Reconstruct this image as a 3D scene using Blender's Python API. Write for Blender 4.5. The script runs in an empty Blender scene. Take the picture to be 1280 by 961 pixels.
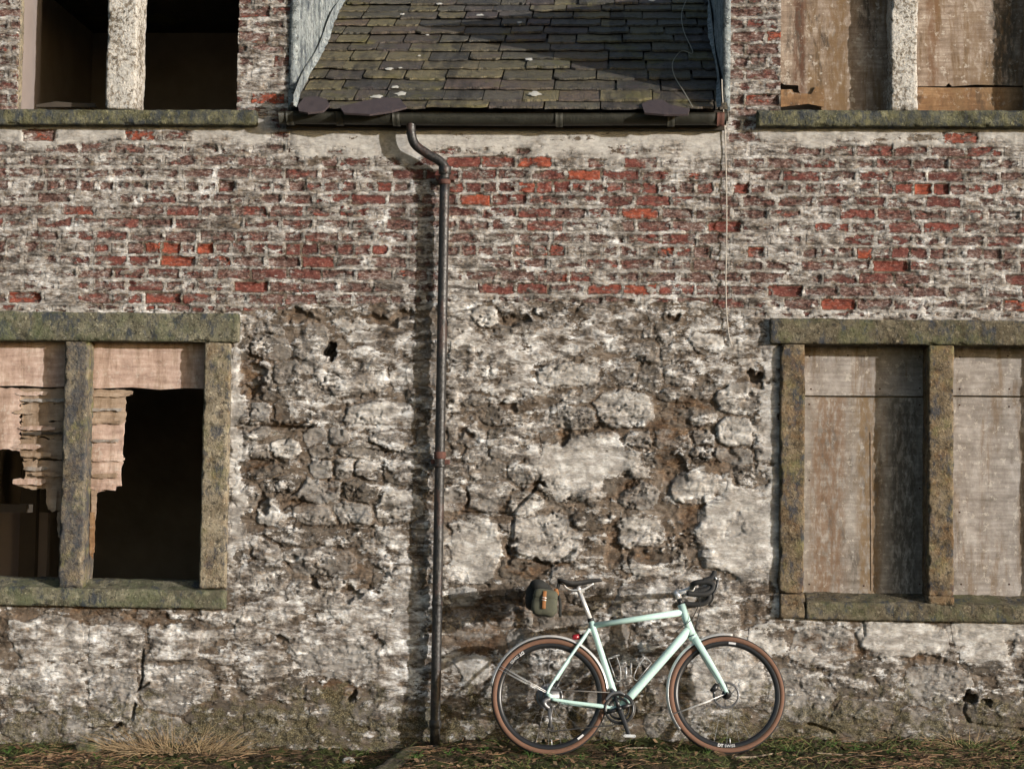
import bpy, bmesh, math, random
import numpy as np
from mathutils import Vector, Matrix, Quaternion

scene = bpy.context.scene
col = scene.collection
rng = random.Random(11)
nrng = np.random.default_rng(7)

# ------------------------------------------------------------------ camera
FPX, IW, IH = 2245.0, 1280.0, 961.0
CAM = np.array([0.0, -11.1, 1.62])
YAW, PITCH, ROLL = 0.0606, 0.0524, 0.0145
_cy, _sy, _cp, _sp = math.cos(YAW), math.sin(YAW), math.cos(PITCH), math.sin(PITCH)
_f = np.array([-_sy * _cp, _cy * _cp, _sp])
_r0 = np.array([_cy, _sy, 0.0])
_u0 = np.cross(_r0, _f)
_cr, _sr = math.cos(ROLL), math.sin(ROLL)
_r = _cr * _r0 + _sr * _u0
_u = -_sr * _r0 + _cr * _u0
cam_data = bpy.data.cameras.new('camera')
cam = bpy.data.objects.new('camera', cam_data)
col.objects.link(cam)
cam.matrix_world = Matrix(((_r[0], _u[0], -_f[0], CAM[0]), (_r[1], _u[1], -_f[1], CAM[1]),
                           (_r[2], _u[2], -_f[2], CAM[2]), (0, 0, 0, 1)))
cam_data.sensor_width = 36.0
cam_data.lens = FPX / IW * 36.0
cam_data.clip_end = 2000.0
scene.camera = cam


def ray(px, py):
    return _f + _r * (px - IW / 2) / FPX - _u * (py - IH / 2) / FPX


def P(px, py, Y=0.0):
    """photo pixel -> (x, z) on the upright plane y = Y"""
    d = ray(px, py)
    t = (Y - CAM[1]) / d[1]
    p = CAM + t * d
    return float(p[0]), float(p[2])


# ------------------------------------------------------------------ light
SUN_EL, SUN_AZ = math.radians(10.5), math.radians(57)
SUN = Vector((math.sin(SUN_AZ) * math.cos(SUN_EL), -math.cos(SUN_AZ) * math.cos(SUN_EL), math.sin(SUN_EL)))
world = bpy.data.worlds.new('World')
scene.world = world
world.use_nodes = True
wn = world.node_tree
wn.nodes.clear()
sky = wn.nodes.new('ShaderNodeTexSky')
sky.sky_type = 'NISHITA'
sky.sun_disc = False
sky.sun_elevation = SUN_EL
sky.sun_rotation = math.atan2(SUN.x, SUN.y)
sky.dust_density = 2.5
bg = wn.nodes.new('ShaderNodeBackground')
bg.inputs['Strength'].default_value = 0.15
wo = wn.nodes.new('ShaderNodeOutputWorld')
wn.links.new(sky.outputs[0], bg.inputs[0])
wn.links.new(bg.outputs[0], wo.inputs[0])
sun_data = bpy.data.lights.new('sun', 'SUN')
sun_data.energy = 4.6
sun_data.angle = math.radians(0.55)
sun_data.color = (1.0, 0.965, 0.925)
sun = bpy.data.objects.new('sun', sun_data)
col.objects.link(sun)
sun.rotation_mode = 'QUATERNION'
sun.rotation_quaternion = SUN.to_track_quat('Z', 'Y')
sun.location = (20, -15, 8)
vs = scene.view_settings
vs.view_transform = 'Standard'
vs.look = 'None'
vs.gamma = 1.0
vs.use_curve_mapping = False
vs.exposure = 0.27


# ------------------------------------------------------------------ noise
def _hash_grad(ix, iz, seed):
    h = (ix.astype(np.int64) * 374761393 + iz.astype(np.int64) * 668265263 + seed * 974634777) & 0xFFFFFFFF
    h = ((h ^ (h >> 13)) * 1274126177) & 0xFFFFFFFF
    h = h ^ (h >> 16)
    return (h & 1023).astype(np.float32) * np.float32(2 * math.pi / 1024)


def pn(x, z, seed=0):
    x = np.asarray(x, np.float32); z = np.asarray(z, np.float32)
    ix = np.floor(x); iz = np.floor(z)
    fx = x - ix; fz = z - iz
    ux = fx * fx * fx * (fx * (fx * 6 - 15) + 10); uz = fz * fz * fz * (fz * (fz * 6 - 15) + 10)
    out = 0
    for dx in (0, 1):
        wx = ux if dx else 1 - ux
        for dz in (0, 1):
            wz = uz if dz else 1 - uz
            a = _hash_grad(ix + dx, iz + dz, seed)
            out = out + wx * wz * (np.cos(a) * (fx - dx) + np.sin(a) * (fz - dz))
    return out * 1.5


def fbm(x, z, freq, octs=3, seed=0, gain=0.5, sx=1.0):
    out = 0; amp = 1.0; tot = 0
    for o in range(octs):
        out = out + amp * pn(x * (freq * sx), z * freq, seed + o * 17)
        tot += amp; amp *= gain; freq *= 2.03
    return out / tot


def sstep(a, b, x):
    t = np.clip((x - a) / (b - a), 0, 1)
    return t * t * (3 - 2 * t)


# ------------------------------------------------------------------ object helpers
def tag(o, label=None, cat=None, group=None, kind=None):
    if label: o['label'] = label
    if cat: o['category'] = cat
    if group: o['group'] = group
    if kind: o['kind'] = kind
    return o


def empty(name, loc=(0, 0, 0), parent=None):
    o = bpy.data.objects.new(name, None)
    col.objects.link(o)
    o.empty_display_size = 0.1
    o.location = loc
    if parent: o.parent = parent
    return o


def link(name, me, mat=None, parent=None, smooth=True):
    o = bpy.data.objects.new(name, me)
    col.objects.link(o)
    if mat is not None and len(me.materials) == 0: me.materials.append(mat)
    if smooth and len(me.polygons):
        me.polygons.foreach_set('use_smooth', np.ones(len(me.polygons), bool))
    if parent: o.parent = parent
    return o


def mesh_np(name, V, quads, attrs=None):
    """V (n,3), quads (m,4) int -> mesh, fast"""
    me = bpy.data.meshes.new(name)
    V = np.ascontiguousarray(V, np.float32); quads = np.ascontiguousarray(quads, np.int32)
    n, m = len(V), len(quads); k = quads.shape[1]
    me.vertices.add(n); me.vertices.foreach_set('co', V.ravel())
    me.loops.add(m * k); me.loops.foreach_set('vertex_index', quads.ravel())
    me.polygons.add(m)
    me.polygons.foreach_set('loop_start', np.arange(0, m * k, k, dtype=np.int32))
    me.polygons.foreach_set('loop_total', np.full(m, k, np.int32))
    me.update(calc_edges=True)
    if attrs:
        for an, av in attrs.items():
            a = me.attributes.new(an, 'FLOAT', 'POINT')
            a.data.foreach_set('value', np.ascontiguousarray(av, np.float32))
    return me


def mesh_py(name, V, F):
    me = bpy.data.meshes.new(name)
    me.from_pydata([tuple(map(float, v)) for v in V], [], F)
    me.update()
    return me


class MB:
    """collects geometry for one mesh"""
    def __init__(s): s.v = []; s.f = []
    def add(s, V, F):
        b = len(s.v); s.v += [tuple(map(float, p)) for p in V]; s.f += [tuple(i + b for i in f) for f in F]
        return s
    def box(s, x0, x1, y0, y1, z0, z1):
        V = [(x, y, z) for x in (x0, x1) for y in (y0, y1) for z in (z0, z1)]
        return s.add(V, [(0, 1, 3, 2), (4, 6, 7, 5), (0, 4, 5, 1), (2, 3, 7, 6), (0, 2, 6, 4), (1, 5, 7, 3)])
    def tube(s, pts, rad, n=12, asp=1.0, up=None, cap=True):
        V, F = sweep(pts, rad, n, asp, up, cap); return s.add(V, F)
    def build(s, name, mat, parent=None, smooth=True, autosmooth=None):
        me = mesh_py(name, s.v, s.f)
        o = link(name, me, mat, parent, smooth)
        if autosmooth:
            try: me.set_sharp_from_angle(angle=math.radians(autosmooth))
            except Exception: pass
        return o


def crom(pts, n=8):
    pts = [Vector(p) for p in pts]; out = []
    for i in range(len(pts) - 1):
        p0 = pts[max(i - 1, 0)]; p1 = pts[i]; p2 = pts[i + 1]; p3 = pts[min(i + 2, len(pts) - 1)]
        for k in range(n):
            t = k / n
            out.append(0.5 * ((2 * p1) + (p2 - p0) * t + (2 * p0 - 5 * p1 + 4 * p2 - p3) * t * t + (3 * p1 - p0 - 3 * p2 + p3) * t ** 3))
    out.append(pts[-1]); return out


def sweep(pts, rad, n=12, asp=1.0, up=None, cap=True):
    pts = [Vector(p) for p in pts]; m = len(pts)
    if not hasattr(rad, '__len__'): rad = [rad] * m
    if len(rad) != m: rad = list(np.interp(np.linspace(0, 1, m), np.linspace(0, 1, len(rad)), rad))
    if not hasattr(asp, '__len__'): asp = [asp] * m
    T = [(pts[min(i + 1, m - 1)] - pts[max(i - 1, 0)]).normalized() for i in range(m)]
    a = Vector(up) if up else (Vector((0, 1, 0)) if abs(T[0].y) < 0.9 else Vector((1, 0, 0)))
    V, F = [], []
    for i in range(m):
        a = (a - T[i] * a.dot(T[i])).normalized()
        b = T[i].cross(a)
        for k in range(n):
            t = 2 * math.pi * k / n
            V.append(pts[i] + (a * math.cos(t) * asp[i] + b * math.sin(t)) * rad[i])
    for i in range(m - 1):
        for k in range(n):
            F.append((i * n + k, i * n + (k + 1) % n, (i + 1) * n + (k + 1) % n, (i + 1) * n + k))
    if cap:
        F.append(tuple(range(n - 1, -1, -1))); F.append(tuple((m - 1) * n + k for k in range(n)))
    return V, F


def rough_box(x0, x1, y0, y1, z0, z1, res=0.014, amp=0.005, rad=0.006, seed=0):
    """a dressed stone: rounded box with chipped, uneven faces"""
    dims = (x1 - x0, y1 - y0, z1 - z0)
    nn = [max(2, int(round(d / res))) for d in dims]
    key = {}; V = []; F = []
    def vid(i, j, k):
        t = (i, j, k)
        if t not in key:
            key[t] = len(V); V.append((x0 + dims[0] * i / nn[0], y0 + dims[1] * j / nn[1], z0 + dims[2] * k / nn[2]))
        return key[t]
    for j in (0, nn[1]):
        for i in range(nn[0]):
            for k in range(nn[2]):
                q = (vid(i, j, k), vid(i + 1, j, k), vid(i + 1, j, k + 1), vid(i, j, k + 1)); F.append(q if j == 0 else q[::-1])
    for i in (0, nn[0]):
        for j in range(nn[1]):
            for k in range(nn[2]):
                q = (vid(i, j, k), vid(i, j, k + 1), vid(i, j + 1, k + 1), vid(i, j + 1, k)); F.append(q if i == 0 else q[::-1])
    for k in (0, nn[2]):
        for i in range(nn[0]):
            for j in range(nn[1]):
                q = (vid(i, j, k), vid(i, j + 1, k), vid(i + 1, j + 1, k), vid(i + 1, j, k)); F.append(q if k == 0 else q[::-1])
    V = np.array(V)
    lo = np.array([x0, y0, z0]) + rad; hi = np.array([x1, y1, z1]) - rad
    q = np.minimum(np.maximum(V, lo), hi)
    d = V - q; L = np.linalg.norm(d, axis=1) + 1e-9
    N = d / L[:, None]
    a = V[:, 0] + 0.73 * V[:, 1]; b = V[:, 2] + 0.61 * V[:, 1]
    n1 = fbm(a, b, 9, 3, seed); n2 = fbm(a, b, 38, 2, seed + 5); n3 = fbm(a, b, 3, 2, seed + 9)
    chip = (sstep(0.10, 0.40, fbm(a, b, 11, 3, seed + 3)) + 0.4 * sstep(0.05, 0.3, n2)) * (np.sum(np.abs(N) > 0.3, axis=1) > 1)
    V = q + N * (rad + amp * (n1 * 1.3 + n2 * 0.9 + n3 * 1.0) - chip * 0.016)[:, None]
    return V, F


def stone_block(name, x0, x1, y0, y1, z0, z1, mat, parent, res=0.014, amp=0.005, rad=0.006, seed=0):
    V, F = rough_box(x0, x1, y0, y1, z0, z1, res, amp, rad, seed)
    return link(name, mesh_np(name, V, np.array(F)), mat, parent)


# ------------------------------------------------------------------ materials
class Nodes:
    def __init__(s, name):
        s.m = bpy.data.materials.new(name); s.m.use_nodes = True
        s.t = s.m.node_tree; s.t.nodes.clear()
        s.out = s.t.nodes.new('ShaderNodeOutputMaterial')
        s.b = s.t.nodes.new('ShaderNodeBsdfPrincipled')
        s.t.links.new(s.b.outputs[0], s.out.inputs[0])
        s.pos = s.t.nodes.new('ShaderNodeNewGeometry').outputs['Position']
        s.b.inputs['Roughness'].default_value = 0.9
        s.b.inputs['Specular IOR Level'].default_value = 0.25
    def set(s, inp, v):
        if isinstance(v, bpy.types.NodeSocket): s.t.links.new(v, inp)
        elif hasattr(v, '__len__') and len(v) == 3 and inp.type == 'RGBA': inp.default_value = (*v, 1)
        else: inp.default_value = v
    def objco(s): return s.t.nodes.new('ShaderNodeTexCoord').outputs['Object']
    def mapv(s, vec, scale=(1, 1, 1), loc=(0, 0, 0)):
        n = s.t.nodes.new('ShaderNodeMapping'); s.t.links.new(vec, n.inputs[0])
        n.inputs['Scale'].default_value = scale; n.inputs['Location'].default_value = loc
        return n.outputs[0]
    def noise(s, scale, detail=3, rough=0.55, vec=None, dist=0.0, lac=2.0, col=False):
        n = s.t.nodes.new('ShaderNodeTexNoise'); s.t.links.new(vec or s.pos, n.inputs['Vector'])
        n.inputs['Scale'].default_value = scale; n.inputs['Detail'].default_value = detail
        n.inputs['Roughness'].default_value = rough; n.inputs['Distortion'].default_value = dist
        n.inputs['Lacunarity'].default_value = lac
        return n.outputs['Color' if col else 'Fac']
    def vor(s, scale, vec=None, feat='F1', rnd=1.0, out='Distance'):
        n = s.t.nodes.new('ShaderNodeTexVoronoi'); s.t.links.new(vec or s.pos, n.inputs['Vector'])
        n.feature = feat; n.inputs['Scale'].default_value = scale; n.inputs['Randomness'].default_value = rnd
        return n.outputs[out]
    def attr(s, name):
        n = s.t.nodes.new('ShaderNodeAttribute'); n.attribute_name = name; return n.outputs['Fac']
    def objrand(s): return s.t.nodes.new('ShaderNodeObjectInfo').outputs['Random']
    def math(s, op, a, b=0.0, c=None, clamp=False):
        n = s.t.nodes.new('ShaderNodeMath'); n.operation = op; n.use_clamp = clamp
        s.set(n.inputs[0], a); s.set(n.inputs[1], b)
        if c is not None: s.set(n.inputs[2], c)
        return n.outputs[0]
    def step(s, a, b, x):
        n = s.t.nodes.new('ShaderNodeMapRange'); n.interpolation_type = 'SMOOTHSTEP'
        s.set(n.inputs['Value'], x); n.inputs['From Min'].default_value = a; n.inputs['From Max'].default_value = b
        return n.outputs[0]
    def lin(s, a, b, c, d, x):
        n = s.t.nodes.new('ShaderNodeMapRange'); s.set(n.inputs['Value'], x)
        for k, v in zip(('From Min', 'From Max', 'To Min', 'To Max'), (a, b, c, d)): n.inputs[k].default_value = v
        return n.outputs[0]
    def ramp(s, x, stops, interp='LINEAR'):
        n = s.t.nodes.new('ShaderNodeValToRGB'); s.set(n.inputs[0], x); cr = n.color_ramp; cr.interpolation = interp
        while len(cr.elements) < len(stops): cr.elements.new(0.5)
        for e, (p, c) in zip(cr.elements, stops): e.position = p; e.color = (*c, 1)
        return n.outputs[0]
    def mix(s, f, a, b, mode='MIX'):
        n = s.t.nodes.new('ShaderNodeMix'); n.data_type = 'RGBA'; n.blend_type = mode
        s.set(n.inputs[0], f); s.set(n.inputs[6], a); s.set(n.inputs[7], b); return n.outputs[2]
    def bump(s, h, dist=0.01, strength=1.0):
        n = s.t.nodes.new('ShaderNodeBump'); s.t.links.new(h, n.inputs['Height'])
        n.inputs['Distance'].default_value = dist; n.inputs['Strength'].default_value = strength
        s.t.links.new(n.outputs[0], s.b.inputs['Normal']); return n
    def base(s, c, rough=None, metal=None, spec=None):
        s.set(s.b.inputs['Base Color'], c)
        if rough is not None: s.set(s.b.inputs['Roughness'], rough)
        if metal is not None: s.set(s.b.inputs['Metallic'], metal)
        if spec is not None: s.set(s.b.inputs['Specular IOR Level'], spec)
        return s


def xyz(s, i):
    n = s.t.nodes.new('ShaderNodeSeparateXYZ'); s.t.links.new(s.pos, n.inputs[0]); return n.outputs[i]


def limecoat(s, streak):
    """old limewash: chalky whites in flakes, thin grime films, bare beige lime; finer flakes over the brickwork"""
    fine = s.attr('fine')
    a = s.noise(4.5, 3, 0.6); b0 = s.noise(13, 8, 0.75, streak, 0.3); c = s.noise(21, 7, 0.74, s.mapv(streak, (1, 1, 1), (4, 9, 2)))
    b1 = s.noise(30, 7, 0.76, s.mapv(s.pos, (0.42, 1, 1.25), (3, 1, 1)), 0.3)
    b = s.math('ADD', s.math('MULTIPLY', b0, s.math('SUBTRACT', 1.0, s.math('MULTIPLY', fine, 0.75))), s.math('MULTIPLY', b1, s.math('MULTIPLY', fine, 0.75)))
    t = s.math('SUBTRACT', s.math('ADD', s.math('MULTIPLY', a, 0.28), s.math('MULTIPLY', b, 0.80)), s.math('MULTIPLY', fine, 0.018))
    w = s.ramp(t, [(0.41, (0.036, 0.032, 0.029)), (0.472, (0.130, 0.111, 0.095)), (0.53, (0.285, 0.262, 0.238)), (0.59, (0.51, 0.495, 0.475)), (0.66, (0.82, 0.82, 0.81))])
    w = s.mix(s.math('MULTIPLY', s.step(0.52, 0.63, c), 0.55), w, s.mix(b, (0.075, 0.046, 0.028), (0.38, 0.285, 0.185)))
    g = s.step(0.53, 0.62, s.noise(9, 8, 0.75, s.mapv(streak, (0.8, 1, 1.3), (2, 7, 5)), 0.4))
    return s.mix(s.math('MULTIPLY', g, 0.80), w, (0.042, 0.035, 0.030))


def mat_wallpiece(name, kind):
    s = Nodes(name)
    wash = s.attr('wash'); rnd = s.attr('rnd'); moss = s.attr('moss'); brown = s.attr('brown'); smooth = s.attr('smooth')
    streak = s.mapv(s.pos, (0.60, 1, 1.30))
    f1 = s.noise(16, 8, 0.74, streak, 0.2); f2 = s.noise(60, 5, 0.72, streak); f0 = s.noise(9, 4, 0.6)
    if kind == 'brick':
        red = s.ramp(rnd, [(0.0, (0.095, 0.042, 0.036)), (0.35, (0.140, 0.052, 0.044)), (0.7, (0.195, 0.062, 0.048)), (1.0, (0.30, 0.078, 0.045))])
        red = s.mix(s.step(0.42, 0.66, f1), red, (0.085, 0.032, 0.027))
        red = s.mix(s.math('MULTIPLY', s.step(0.53, 0.66, f2), 0.75), red, (0.36, 0.20, 0.165))
        tb = s.math('ADD', s.math('MULTIPLY', f1, 0.5), s.math('MULTIPLY', f2, 0.5))
        film = s.ramp(tb, [(0.40, (0.034, 0.026, 0.023)), (0.47, (0.112, 0.062, 0.052)), (0.53, (0.200, 0.138, 0.120)), (0.59, (0.38, 0.335, 0.312)), (0.66, (0.74, 0.72, 0.70))])
        rm = s.step(0.40, 0.58, s.math('ADD', brown, s.math('ADD', s.math('MULTIPLY', s.math('SUBTRACT', f1, 0.5), -2.0), s.math('MULTIPLY', s.math('SUBTRACT', f2, 0.5), 1.5))))
        body = s.mix(rm, film, red)
    elif kind == 'stone':
        body = s.ramp(s.math('ADD', s.math('MULTIPLY', rnd, 0.6), s.math('MULTIPLY', f0, 0.5)),
                      [(0.1, (0.060, 0.048, 0.038)), (0.4, (0.125, 0.108, 0.090)), (0.65, (0.22, 0.202, 0.182)), (0.95, (0.33, 0.318, 0.30))])
        body = s.mix(s.step(0.46, 0.70, f1), body, (0.060, 0.046, 0.034))
        body = s.mix(s.step(0.58, 0.74, f2), body, (0.36, 0.335, 0.305))
    else:
        body = s.ramp(s.math('ADD', s.math('MULTIPLY', f1, 0.7), s.math('MULTIPLY', f0, 0.35)),
                      [(0.36, (0.040, 0.031, 0.024)), (0.48, (0.110, 0.086, 0.065)), (0.58, (0.20, 0.168, 0.138)), (0.70, (0.36, 0.33, 0.295))])
        body = s.mix(s.step(0.59, 0.74, f2), body, (0.42, 0.395, 0.36))
    earth = s.ramp(s.math('ADD', s.math('MULTIPLY', f2, 0.6), s.math('MULTIPLY', f0, 0.4)), [(0.38, (0.036, 0.021, 0.013)), (0.49, (0.092, 0.056, 0.033)), (0.60, (0.20, 0.130, 0.078)), (0.72, (0.38, 0.30, 0.22))])
    if kind != 'brick': body = s.mix(s.math('MULTIPLY', brown, s.step(0.36, 0.6, f1)), body, earth)
    lime = limecoat(s, streak)
    clean = s.ramp(s.math('ADD', s.math('MULTIPLY', f0, 0.5), s.math('MULTIPLY', f2, 0.5)), [(0.34, (0.22, 0.21, 0.195)), (0.48, (0.40, 0.385, 0.36)), (0.62, (0.54, 0.52, 0.485))])
    lime = s.mix(s.math('MULTIPLY', smooth, 0.85), lime, clean)
    edge = s.math('ADD', wash, s.math('ADD', s.math('MULTIPLY', s.math('SUBTRACT', f1, 0.5), 2.2), s.math('MULTIPLY', s.math('SUBTRACT', f2, 0.5), 0.9)))
    m = s.step(0.42, 0.58, edge)
    c = s.mix(m, body, lime)
    mc = s.ramp(s.noise(120, 2, 0.6), [(0.38, (0.030, 0.027, 0.014)), (0.52, (0.090, 0.078, 0.042)), (0.66, (0.22, 0.195, 0.12))])
    mm = s.step(0.40, 0.85, s.math('ADD', moss, s.math('MULTIPLY', s.math('SUBTRACT', s.noise(14, 8, 0.75), 0.5), 3.0)))
    c = s.mix(s.math('MULTIPLY', mm, 0.78), c, mc)
    s.base(c, 0.95, spec=0.10)
    h = s.math('ADD', s.noise(42, 6, 0.72, s.mapv(s.pos, (0.55, 1, 1.4))), s.math('MULTIPLY', m, 0.30))
    b = s.bump(h, 0.014, 1.0)
    s.set(b.inputs['Strength'], s.lin(0, 1, 1.0, 0.35, smooth))
    return s.m


M = {}
M['brick'] = mat_wallpiece('weathered_brick', 'brick')
M['stone'] = mat_wallpiece('rubble_stone', 'stone')
M['mortar'] = mat_wallpiece('lime_mortar', 'mortar')


def mat_sandstone(name, cols, algae=(0.05, 0.06, 0.025), alg=0.5, blue=0.0, orange=0.0, white=0.0):
    s = Nodes(name)
    f = s.noise(9, 7, 0.70, None, 0.2); f2 = s.noise(60, 5, 0.68); f0 = s.noise(4.5, 3, 0.6)
    c = s.ramp(f, [(0.32, cols[0]), (0.5, cols[1]), (0.68, cols[2])])
    c = s.mix(s.step(0.60, 0.72, f2), c, tuple(min(1, 1.7 * v) for v in cols[2]))
    c = s.mix(s.math('MULTIPLY', s.step(0.53, 0.64, s.noise(20, 6, 0.72)), 0.7), c, tuple(0.3 * v for v in cols[0]))
    c = s.mix(s.math('MULTIPLY', s.step(0.55, 0.63, s.noise(38, 5, 0.72, s.mapv(s.pos, (1, 1, 1), (8, 3, 3)))), 0.8), c, (0.030, 0.028, 0.024))
    c = s.mix(s.math('MULTIPLY', s.step(0.57, 0.64, s.noise(30, 5, 0.72, s.mapv(s.pos, (1, 1, 1), (2, 8, 6)))), 0.6), c, tuple(min(1, 1.5 * v) for v in cols[2]))
    if alg: c = s.mix(s.math('MULTIPLY', s.step(0.55 - alg * 0.25, 0.72 - alg * 0.2, s.noise(5, 7, 0.72, s.mapv(s.pos, (1, 1, 1), (3, 1, 5)))), 0.7), c, s.mix(f2, algae, tuple(2.6 * v for v in algae)))
    if blue: c = s.mix(s.math('MULTIPLY', s.step(0.60 - blue * 0.1, 0.66, s.noise(13, 5, 0.72, s.mapv(s.pos, (1.3, 1, 0.7), (7, 2, 1)))), 0.8), c, (0.036, 0.045, 0.062))
    if orange: c = s.mix(s.math('MULTIPLY', s.step(0.5, 0.62, s.noise(11, 6, 0.72, s.mapv(s.pos, (1, 1, 1), (1, 9, 2)))), orange), c, (0.24, 0.12, 0.045))
    if white:
        w = s.ramp(f2, [(0.3, (0.34, 0.32, 0.29)), (0.6, (0.56, 0.54, 0.50))])
        c = s.mix(s.math('MULTIPLY', s.step(0.44, 0.52, s.math('ADD', s.math('MULTIPLY', s.noise(42, 4, 0.7), 0.7), s.math('MULTIPLY', f0, 0.3))), white), c, w)
    s.base(c, 0.95, spec=0.12)
    s.bump(s.noise(60, 5, 0.72), 0.014, 1.0)
    return s.m


M['green_stone'] = mat_sandstone('algae_sandstone', [(0.06, 0.056, 0.040), (0.145, 0.135, 0.095), (0.25, 0.235, 0.17)], (0.050, 0.058, 0.032), 0.45, 1.0)
M['buff_stone'] = mat_sandstone('buff_sandstone', [(0.11, 0.09, 0.06), (0.23, 0.195, 0.14), (0.35, 0.31, 0.23)], (0.085, 0.082, 0.04), 0.15, 1.3, 0.15)
M['blue_stone'] = mat_sandstone('stained_sandstone', [(0.09, 0.073, 0.052), (0.19, 0.158, 0.11), (0.29, 0.25, 0.18)], (0.10, 0.10, 0.03), 0.25, 2.8, 0.1)
M['rust_stone'] = mat_sandstone('ochre_sandstone', [(0.070, 0.052, 0.032), (0.145, 0.112, 0.072), (0.235, 0.19, 0.13)], (0.09, 0.085, 0.04), 0.2, 1.2, 0.22)
M['olive_stone'] = mat_sandstone('olive_sandstone', [(0.055, 0.046, 0.030), (0.120, 0.102, 0.070), (0.20, 0.175, 0.125)], (0.055, 0.058, 0.030), 0.35, 1.0)
M['sill_stone'] = mat_sandstone('lichen_sill_stone', [(0.045, 0.045, 0.025), (0.12, 0.115, 0.065), (0.21, 0.20, 0.125)], (0.048, 0.047, 0.034), 0.12, 2.0)
M['white_stone'] = mat_sandstone('flaking_white_stone', [(0.10, 0.085, 0.065), (0.20, 0.17, 0.135), (0.30, 0.27, 0.22)], alg=0, white=1.0)


def mat_ply(name, a, b, c, dark=0.3, stain=0.5, freck=0.3, bands=()):
    s = Nodes(name)
    g = s.noise(14, 4, 0.62, s.mapv(s.pos, (0.35, 1, 3.2)), 0.3)
    f = s.noise(9, 8, 0.72, s.mapv(s.pos, (1.0, 1, 0.75)), 0.2)
    v = s.noise(3.0, 7, 0.72, s.mapv(s.pos, (2.4, 1, 0.35)), 0.3)
    k = s.ramp(s.math('ADD', s.math('MULTIPLY', g, 0.35), s.math('MULTIPLY', f, 0.65)), [(0.36, a), (0.5, b), (0.62, c)])
    k = s.mix(s.math('MULTIPLY', s.step(0.47, 0.60, v), stain), k, s.mix(f, (0.05, 0.030, 0.016), (0.24, 0.155, 0.08)))
    k = s.mix(s.math('MULTIPLY', s.step(0.54, 0.66, s.noise(3.6, 8, 0.74, s.mapv(s.pos, (1.8, 1, 0.5), (4, 0, 2)), 0.3)), dark), k, (0.042, 0.034, 0.027))
    k = s.mix(s.math('MULTIPLY', s.step(0.57, 0.63, s.noise(26, 6, 0.72, s.mapv(s.pos, (1.0, 1, 1), (1, 5, 0)))), freck), k, (0.50, 0.46, 0.40))
    for xc, hw, cc, am in bands:      # rain streaks and a mould band with painted-in shade down the sheet
        d = s.math('ABSOLUTE', s.math('SUBTRACT', s.math('ADD', xyz(s, 0), s.math('MULTIPLY', s.math('SUBTRACT', s.noise(4, 3, 0.6, s.mapv(s.pos, (1, 1, 0.3))), 0.5), 0.08)), xc))
        k = s.mix(s.math('MULTIPLY', s.math('MULTIPLY', s.step(hw, hw * 0.4, d), s.step(0.36, 0.58, s.noise(24, 4, 0.7, s.mapv(s.pos, (1.4, 1, 0.5))))), am), k, cc)
    s.base(k, 0.85, spec=0.2)
    s.bump(s.math('ADD', s.math('MULTIPLY', g, 0.6), f), 0.005, 0.8)
    return s.m


M['ply_pink'] = mat_ply('pinkish_plywood', (0.25, 0.17, 0.135), (0.42, 0.305, 0.25), (0.58, 0.46, 0.39), 0.35, 0.45, 0.4)
M['ply_old'] = mat_ply('grey_plywood', (0.145, 0.127, 0.110), (0.25, 0.224, 0.202), (0.36, 0.332, 0.305), 0.55, 0.6, 0.5)
M['ply_mould'] = mat_ply('mouldy_plywood', (0.135, 0.118, 0.100), (0.235, 0.211, 0.186), (0.345, 0.318, 0.285), 0.6, 0.4, 0.5, [(P(1085, 600, .16)[0], .10, (0.17, 0.11, 0.055), .8), (P(1130, 600, .16)[0], .12, (0.055, 0.048, 0.036), .75), (P(1040, 60, .13)[0], .14, (0.15, 0.085, 0.045), .7), (P(1190, 60, .13)[0], .10, (0.19, 0.12, 0.07), .6), (P(1250, 60, .13)[0], .12, (0.06, 0.055, 0.045), .8)])  # dark band beside the mullion: mould, with the mullion's shadow painted in
M['ply_rotten'] = mat_ply('rotten_plywood', (0.13, 0.095, 0.070), (0.245, 0.19, 0.148), (0.38, 0.325, 0.27), 0.85, 0.9, 0.6, [(P(1000, 60, .13)[0], .05, (0.10, 0.045, 0.025), .7), (P(1045, 60, .13)[0], .10, (0.16, 0.10, 0.05), .8), (P(1165, 60, .13)[0], .05, (0.14, 0.075, 0.04), .7), (P(1220, 60, .13)[0], .07, (0.17, 0.115, 0.07), .7), (P(1255, 60, .13)[0], .12, (0.05, 0.046, 0.038), .85)])
M['ply_torn'] = mat_ply('torn_plywood', (0.16, 0.11, 0.075), (0.29, 0.215, 0.155), (0.40, 0.31, 0.235), 0.35, 0.5, 0.1)
M['ply_rust'] = mat_ply('rusty_plywood', (0.10, 0.055, 0.030), (0.20, 0.115, 0.058), (0.30, 0.19, 0.105), 0.6, 0.6, 0.3)


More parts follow.
